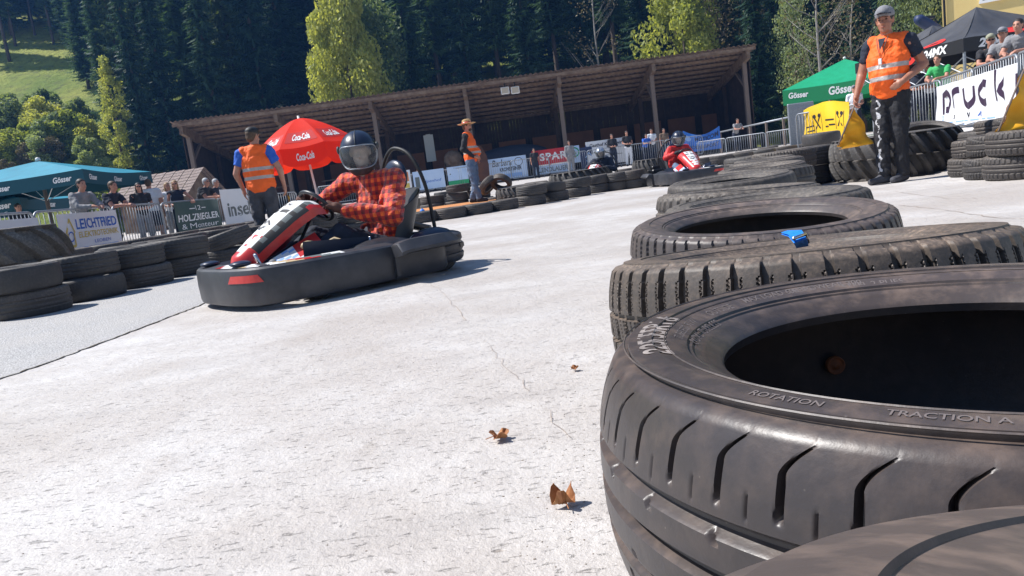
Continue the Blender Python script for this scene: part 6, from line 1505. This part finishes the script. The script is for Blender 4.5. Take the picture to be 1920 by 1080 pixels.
    # wing of the fairing to the driver's left / right
    for s_ in (1, -1):
        mb = MB(); f_ = lambda u, v: Vector((.56 + .36 * v + .02 * u, s_ * (.16 + .17 * u), .42 - .14 * v - .10 * u)); mb.grid(f_, 8, 8, 0, lambda u, v: 0 if v < .55 and u < .8 else (1 if (u + v) % .4 < .3 else 2)); mb.grid(lambda u, v: f_(1 - u, v) - Vector((0, 0, .006)), 8, 8, 0); mb.build('fairing_wing', [M['red'], M['white'], M['tlblue']], k, True)
    # mirror-like front pods beside the nose
    for s_ in (1, -1): mb = MB(); mb.ell((1.16, -.27 * s_, .30), (.07, .075, .02), 12); mb.tube([(1.1, -.2 * s_, .2), (1.16, -.27 * s_, .3)], .012, 6); mb.build('front_bracket', M['blueblack'], k, True)
    # steering wheel
    c = Vector((.43, 0, .60)); ax = Vector((-.80, 0, .60)).normalized(); e1 = Vector((0, 1, 0)); e2 = ax.cross(e1); sw = MB()
    sw.tube([c + e1 * .155 * math.cos(i / 28 * math.tau) + e2 * .135 * math.sin(i / 28 * math.tau) for i in range(28)], .0145, 8, closed=True)
    wo = sw.build('steering_wheel', M['blk'], k, True); sw = MB()
    for a in (90, 210, 330): sw.tube([c - ax * .01, c + e1 * .15 * math.cos(R_(a)) + e2 * .13 * math.sin(R_(a))], .009, 6)
    sw.lathe([(0, .03), (.035, .03), (.045, .02), (.045, 0), (0, 0)], 14, 0, Matrix.Translation(c - ax * .015) @ ax.to_track_quat('Z', 'Y').to_matrix().to_4x4()); sw.tube([c, (.78, 0, .12)], .012, 6); sw.build('steering_column', M['dark'], wo, True)
    # seat
    def st(u, v):
        a = R_(-115 + 230 * u); z = .09 + .52 * v; rx = .17 + .03 * v; ry = .20 + .025 * v; x = -.06 - .16 * v - rx * math.cos(a); return Vector((x, ry * math.sin(a), z - .16 * v * (1 - math.cos(a)) * .5 + .03 * math.cos(a)))
    mb = MB(); mb.grid(st, 24, 10); mb.grid(lambda u, v: st(1 - u, v) + Vector((-.012 * math.cos(R_(115 - 230 * u)), .012 * math.sin(R_(115 - 230 * u)), 0)), 24, 10)
    mb.box((.08, 0, .085), (.40, .34, .02)); mb.build('seat', M['seatgrey'], k, True)
    # roll hoop with headrest
    hoop = spline([(-.34, -.34, .10), (-.36, -.335, .55), (-.33, -.25, .80), (-.31, -.10, .93), (-.30, .05, .95), (-.32, .20, .86), (-.35, .29, .60), (-.36, .32, .12)], 5)
    mb = MB(); mb.tube(hoop, .015, 10); mb.build('roll_hoop', M['tentvis'], k, True)
    mb = MB(); mb.ell((-.28, 0, .74), (.05, .15, .13), 20); mb.build('headrest', M['blueblack'], k, True)
    return k
def helmet_obj(root, c, fw, mshell, scale=1.0):
    lf = Vector((0, 0, 1)).cross(fw).normalized(); up = fw.cross(lf); Mh = Matrix(((fw.x, lf.x, up.x, c.x), (fw.y, lf.y, up.y, c.y), (fw.z, lf.z, up.z, c.z), (0, 0, 0, 1))) @ Matrix.Scale(scale, 4) @ Matrix.Scale(1.06, 4, Vector((0, 0, 1)))
    def hs(az, el, r=1.0):
        ca, sa, ce, se = math.cos(az), math.sin(az), math.cos(el), math.sin(el)
        x = .152 * ce * ca; y = .127 * ce * sa; z = .138 * se
        if se < 0: k_ = 1 + .10 * min(1, -se * 1.5) * max(0, ca); x *= k_; z *= 1.12; x += .012 * (-se) * max(0, ca); y *= 1 + .22 * se * .5
        return Vector((x * r, y * r, z * r))
    AZ, E0, E1 = R_(72), R_(-34), R_(20)
    def hole(az, el): a = (az + math.pi) % (2 * math.pi) - math.pi; return abs(a) < AZ and E0 + .12 * (abs(a) / AZ) ** 4 < el < E1 - .1 * (abs(a) / AZ) ** 4
    mb = MB(); N, Mx = 64, 40; idx = {}
    for jj in range(Mx + 1):
        for ii in range(N):
            az = 2 * math.pi * ii / N; el = R_(-62 + 152 * jj / Mx); idx[ii, jj] = len(mb.v); mb.v.append(tuple(Mh @ hs(az, el)))
    for jj in range(Mx):
        for ii in range(N):
            az = 2 * math.pi * (ii + .5) / N; el = R_(-62 + 152 * (jj + .5) / Mx)
            if hole(az, el): continue
            mb.f.append((idx[ii, jj], idx[(ii + 1) % N, jj], idx[(ii + 1) % N, jj + 1], idx[ii, jj + 1])); mb.m.append(1 if (el < R_(-20)) else 0)
    shell = mb.build('helmet', [mshell, M['helmgrey']], root, True)
    so = shell.modifiers.new('t', 'SOLIDIFY'); so.thickness = .014; so.offset = -1
    mb = MB(); rim = []
    for i in range(60):
        t = i / 60 * math.tau; az = AZ * 1.02 * math.copysign(abs(math.cos(t)) ** .45, math.cos(t)); el = (E0 + E1) / 2 + (E1 - E0) / 2 * 1.04 * math.copysign(abs(math.sin(t)) ** .6, math.sin(t)); rim.append(Mh @ hs(az, el, 1.012))
    mb.tube(rim, .0055, 6, closed=True); mb.build('visor_rim', M['galv'], root, True)
    mb = MB(); mb.grid(lambda u, v: Mh @ hs(-AZ * 1.05 + 2.1 * AZ * u, E0 * 1.02 + (E1 - E0) * 1.04 * v, 1.03), 24, 12); mb.build('visor', M['visor'], root, True)
    mb = MB()
    for s_ in (1, -1): mb.ell((.03, .128 * s_, .03), (.03, .012, .026), 14, 0, Mh)
    mb.tube([Mh @ hs(0, R_(e), 1.012) for e in range(24, 88, 6)], .004, 5); mb.build('visor_pivots', M['helmgrey'], root, True)
def driver(kart_, label, shirt, trs, helm, H=1.0, look=(1, 0, 0), glove='glove', skin='balaclava', lean=0.0, detail=True, vox=.009):
    M_k = kart_.matrix_basis.copy(); M_k = Matrix.Translation(kart_.location) @ Matrix.Rotation(kart_.rotation_euler.z, 4, 'Z')
    r = empty('person', kart_.location, kart_.rotation_euler.z, label, 'kart driver', 'kart drivers')
    # local: x forward, y left
    pel = Vector((-.10, 0, .24)); wst = Vector((-.13, 0, .38)); che = Vector((-.11 + lean * .5, 0, .57)); nk = Vector((-.06 + lean, 0, .77)); hc = Vector((.0 + lean, .0, .95))
    A = dict(shL=Vector((-.13 + lean, .200, .73)), shR=Vector((.03 + lean, -.205, .74)), elL=Vector((.04, .39, .45)), elR=Vector((.24, -.35, .58)), wrL=Vector((.34, .20, .55)), wrR=Vector((.38, -.19, .64)),
             hiL=Vector((-.04, .10, .19)), hiR=Vector((-.04, -.10, .19)), knL=Vector((.38, .20, .37)), knR=Vector((.38, -.20, .37)), anL=Vector((.80, .17, .16)), anR=Vector((.80, -.17, .16)))
    Y = Vector((0, 1, 0)); b = MB(); fw = Vv(look).normalized(); lf = Vector((0, 0, 1)).cross(fw).normalized()
    head_shape(b, hc, fw, -lf, (-lf).cross(fw)); cap(b, nk - Vector((0, 0, .04)), hc - Vector((0, 0, .06)), .06, .055)
    def torso(m_, e): cap(m_, pel, wst, .105 + e, .11 + e, 16, sx=1.45, side=Y); cap(m_, wst, che, .11 + e, .12 + e, 16, sx=1.4, side=Y); cap(m_, che, nk - Vector((0, 0, .05)), .12 + e, .08 + e, 16, sx=1.45, side=Y)
    torso(b, 0)
    for s_ in 'LR':
        cap(b, A['sh' + s_], A['el' + s_], .052, .042); cap(b, A['el' + s_], A['wr' + s_], .042, .028); cap(b, A['hi' + s_], A['kn' + s_], .082, .055); cap(b, A['kn' + s_], A['an' + s_], .052, .038); cap(b, A['an' + s_], A['an' + s_] + Vector((.10, 0, .06)), .036, .03); cap(b, nk - Vector((0, 0, .03)), A['sh' + s_], .055, .058)
    hdL = Vector((.55, -.35, .35)); hdR = Vector((.5, .30, .25))
    remesh(b, 'body', M['balaclava'], r, vox, 2)
    c = MB(); torso(c, .022)
    cap(c, che + Vector((.02, -.01, .0)), che + Vector((.03, -.02, .12)), .135, .11, 16, sx=1.35, side=Vector((-.35, 1, 0)))
    for s_ in 'LR': cap(c, nk - Vector((0, 0, .05)), A['sh' + s_], .068, .084); cap(c, A['sh' + s_], A['el' + s_], .084, .074); cap(c, A['el' + s_], A['el' + s_].lerp(A['wr' + s_], .9), .074, .052); 
    if detail:      # sleeve and body creases
        for (p0, p1, ra) in (((-.04, .10, .66), (.03, .02, .44), .018), ((-.04, -.10, .66), (.03, -.02, .46), .016), ((.0, .27, .64), (.06, .26, .56), .02), ((.0, .14, .5), (.02, -.12, .38), .018)): p0 = Vector(p0) + Vector((lean, 0, 0)); p1 = Vector(p1) + Vector((lean * .5, 0, 0)); cap(c, p0, p1, ra, ra * .6)
    remesh(c, 'shirt', M[shirt], r, vox, 2)
    c = MB(); cap(c, pel, pel + Vector((.05, 0, -.02)), .13, .13, 16, sx=1.4, side=Y)
    for s_ in 'LR': cap(c, A['hi' + s_], A['kn' + s_], .108, .078); cap(c, A['kn' + s_], A['an' + s_], .078, .055)
    remesh(c, 'trousers', M[trs], r, vox, 2)
    for s_, hd, pn, ts in (('L', hdL, Vector((.3, -.6, -.8)), -1), ('R', hdR, Vector((.3, .6, -.8)), 1)):
        c = MB(); wv = A['wr' + s_]; cap(c, wv - (wv - A['el' + s_]).normalized() * .05, wv, .043, .037, 12, flat=True); hand(c, wv, hd, pn, .95, 1.28, ts, 8); remesh(c, 'glove', M[glove], r, min(vox, .006), 2)
        c = MB(); a_ = wv.lerp(A['el' + s_], .22); b2 = wv.lerp(A['el' + s_], .34); cap(c, a_, b2, .0475, .049, 14, flat=True); c.build('cuff', M['glovecuff'] if glove == 'glove' else M[glove], r, True)
        c = MB(); an = A['an' + s_]; cap(c, an + Vector((-.02, 0, -.03)), an + Vector((.10, 0, .09)), .048, .04, sx=1.0); remesh(c, 'shoe', M['greycloth'], r, .01, 1)
    helmet_obj(r, hc + Vector((.01, 0, .0)), fw, helm, 1.13)
    return r
# the near kart
hpnt = at(677, 295, 5.75); hd = Vector((-.76, -.65)).normalized()
kc = (hpnt.x - hd.x * .0, hpnt.y - hd.y * .0, 0)
K1 = kart(kc, hd, 'black and red go-kart with a white-patterned nose cornering close to the camera')
toc = Vector((-kc[0], -kc[1], -.35)).normalized(); a_ = -math.atan2(hd.y, hd.x); lk = Vector((toc.x * math.cos(a_) - toc.y * math.sin(a_), toc.x * math.sin(a_) + toc.y * math.cos(a_), 0)).normalized()
lk = Vector((lk.x + .10, lk.y - .08, -.12)).normalized()
driver(K1, 'driver in a red and orange plaid shirt, brown gloves and a dark blue full-face helmet', 'plaid', 'navy', M['helmet'], look=lk)
# far red kart
hpnt = at(1269, 272, 16.3); g = G(1270, 343); kc2 = (hpnt.x, hpnt.y, 0); hd2 = Vector((.10, -1)).normalized()
K2 = kart(kc2, hd2, 'red and black go-kart further down the track, facing the camera', red=True)
D2 = driver(K2, 'driver in a red jacket and black-and-cream helmet in the far red kart', 'redsuit', 'jeans', M['helmet'], look=(1, -.1, -.25), glove='blackcloth', lean=.12, vox=.014)
# third kart, mostly hidden
hp3 = at(1127, 296, 21.5); K3 = kart((hp3.x, hp3.y, .0), (-.5, -.86), 'go-kart almost hidden by the tyres below the inn banner', red=True)
driver(K3, 'kart driver with a silver helmet half hidden behind the tractor tyre pile', 'navy', 'navy', M['helmsilver'], look=(1, .2, -.2), glove='blackcloth', vox=.016)

# ================================================================== SMALL THINGS
# blue ratchet strap on the tyres
def onp(px, py, z): d = ray(px, py); return CAM + d * ((z - CAM.z) / d.z)
P1 = [onp(1464, 436, .462), onp(1478, 440, .472), onp(1488, 452, .470), onp(1493, 462, .452)]; P2 = [onp(1476, 432, .462), onp(1503, 431, .474), onp(1511, 444, .470), onp(1516, 458, .452)]
pA = P1[1].copy()
st_ = empty('ratchet_strap', pA, 0, 'blue ratchet strap with a metal buckle tying two tyres of the right-hand row', 'strap')
mb = MB()
for a, b2 in zip(P1, P2): mb.v += [tuple(a - pA), tuple(b2 - pA)]
for a, b2 in zip(P1, P2): mb.v += [tuple(a - pA - Vector((0, 0, .003))), tuple(b2 - pA - Vector((0, 0, .003)))]
mb.f = [(2 * i, 2 * i + 1, 2 * i + 3, 2 * i + 2) for i in range(3)] + [(8 + 2 * i + 2, 8 + 2 * i + 3, 8 + 2 * i + 1, 8 + 2 * i) for i in range(3)]; mb.m = [0] * 6; mb.build('webbing', M['strap'], st_, False)
q0 = P1[2] - pA + Vector((0, 0, .004)); q1 = P2[2] - pA + Vector((0, 0, .004))
mb = MB(); mb.tube([q0, q1], .0028, 6); mb.tube([q0, P1[3] - pA + Vector((0, 0, .003))], .002, 6); mb.tube([q1, P2[3] - pA + Vector((0, 0, .003))], .002, 6); mb.build('buckle', M['chrome'], st_, True)
# blue ball and caps between the tyres
for (px, py, Y, r_, lab) in ((376, 467, 8.9, .035, 'small blue ball wedged between the front left-hand tyres'), (792, 396, 14.4, .05, 'small blue cap lying on the low tyre row near the bucket')):
    p = at(px, py, Y); mb = MB(); mb.ell((0, 0, 0), (r_, r_, r_ * .9), 14); mb.lathe([(r_ * .3, r_ * .8), (r_ * .35, r_ * 1.05), (0, r_ * 1.05)], 10); o = mb.build('blue_ball', M['strap'], smooth=True, loc=p); tag(o, lab, 'ball')
# bucket
g = G(785, 400); r = empty('bucket', (g.x, g.y + .4, .0), 0, 'dark grey plastic tub standing behind the low tyre row beside the platform', 'bucket')
mb = MB(); mb.lathe([(0, .02), (.13, .02), (.17, .36), (.185, .36), (.185, .385), (.165, .385), (.125, .04), (0, .04)], 24); mb.build('tub', mat('grey_plastic', (.09, .09, .09), .6), r, True); mb = MB(); mb.tube([(-.18, 0, .37), (-.12, 0, .43), (.12, 0, .43), (.18, 0, .37)], .006, 6); mb.build('handle', M['galv'], r, True)
# dry leaves
def dryleaf(px, py, size, seed, rz, label, stand=.5):
    g = G(px, py); rr = random.Random(seed); mb = MB(); n = 22; V0 = []
    lobes = 5
    for ring in range(5):
        for i in range(n):
            a = math.tau * i / n; rad = size * (.55 + .45 * abs(math.cos(a * lobes / 2)) ** .7 * (1 if abs(a - math.pi) > .4 else .5)) * ring / 4
            x, y = rad * math.cos(a), rad * math.sin(a); z = .003 + stand * size * (abs(math.sin(a * 1.5 + seed)) * (ring / 4) ** 2) + .1 * size * math.sin(a * 5 + ring)
            mb.v.append((x, y, max(.002, z)))
    for ring in range(4):
        for i in range(n): mb.f.append((ring * n + i, ring * n + (i + 1) % n, (ring + 1) * n + (i + 1) % n, (ring + 1) * n + i)); mb.m.append(0)
    mb.tube([(0, 0, .004), (-size * .6, .1 * size, .01), (-size * 1.3, .3 * size, .006)], .0012, 4)
    o = mb.build('dry_leaf', M['leafdry'], loc=(g.x, g.y, .004)); o.rotation_euler = (0, 0, rz); so = o.modifiers.new('t', 'SOLIDIFY'); so.thickness = .0008
    tag(o, label, 'leaf', 'dry leaves on the track')
dryleaf(938, 826, .026, 1, .4, 'curled brown leaf lying flat on the concrete left of the summer tyre', .7)
dryleaf(1058, 950, .025, 4, 2.0, 'upright-curled orange-brown leaf close to the summer tyre near the bottom edge', 1.5)
dryleaf(1078, 696, .014, 7, 1.0, 'tiny dark brown leaf scrap at the left flank of the summer tyre', .8)
# small stones and twigs
rr = random.Random(8)
mb = MB()
for i in range(260):
    g = G(rr.uniform(0, 1120), rr.uniform(620, 1075)) if i % 2 else G(min(1095, rr.gauss(1060, 45)), rr.uniform(620, 1078)); s_ = rr.uniform(.0005, .0018)
    if g.x > .02 and g.y < 1.1: continue
    mb.ell((g.x, g.y, gz(g.x, g.y) + s_ * .4), (s_ * rr.uniform(.8, 1.8), s_, s_ * .6), 6)
tag(mb.build('grit', mat('grit', (.2, .15, .11), .9, c2=(.4, .35, .3), scale=90)), 'fine brown grit scattered over the pale concrete', 'grit', kind='stuff')

# ================================================================== HAZE (volume added to lift the wood's shadows towards blue)
hzm = bpy.data.materials.new('haze'); hzm.use_nodes = True; hn = hzm.node_tree; hn.nodes.clear()
ho = hn.nodes.new('ShaderNodeOutputMaterial'); hp_ = hn.nodes.new('ShaderNodeVolumePrincipled'); hp_.inputs['Color'].default_value = (.16, .42, 1.0, 1); hp_.inputs['Density'].default_value = .0007; hp_.inputs['Anisotropy'].default_value = .3
hn.links.new(hp_.outputs[0], ho.inputs['Volume'])
mb = MB(); mb.box((0, 128, 98), (420, 340, 202)); hzo = mb.build('haze', hzm); tag(hzo, kind='stuff', label='thin haze volume added to tint the shaded wood blue', cat='haze')
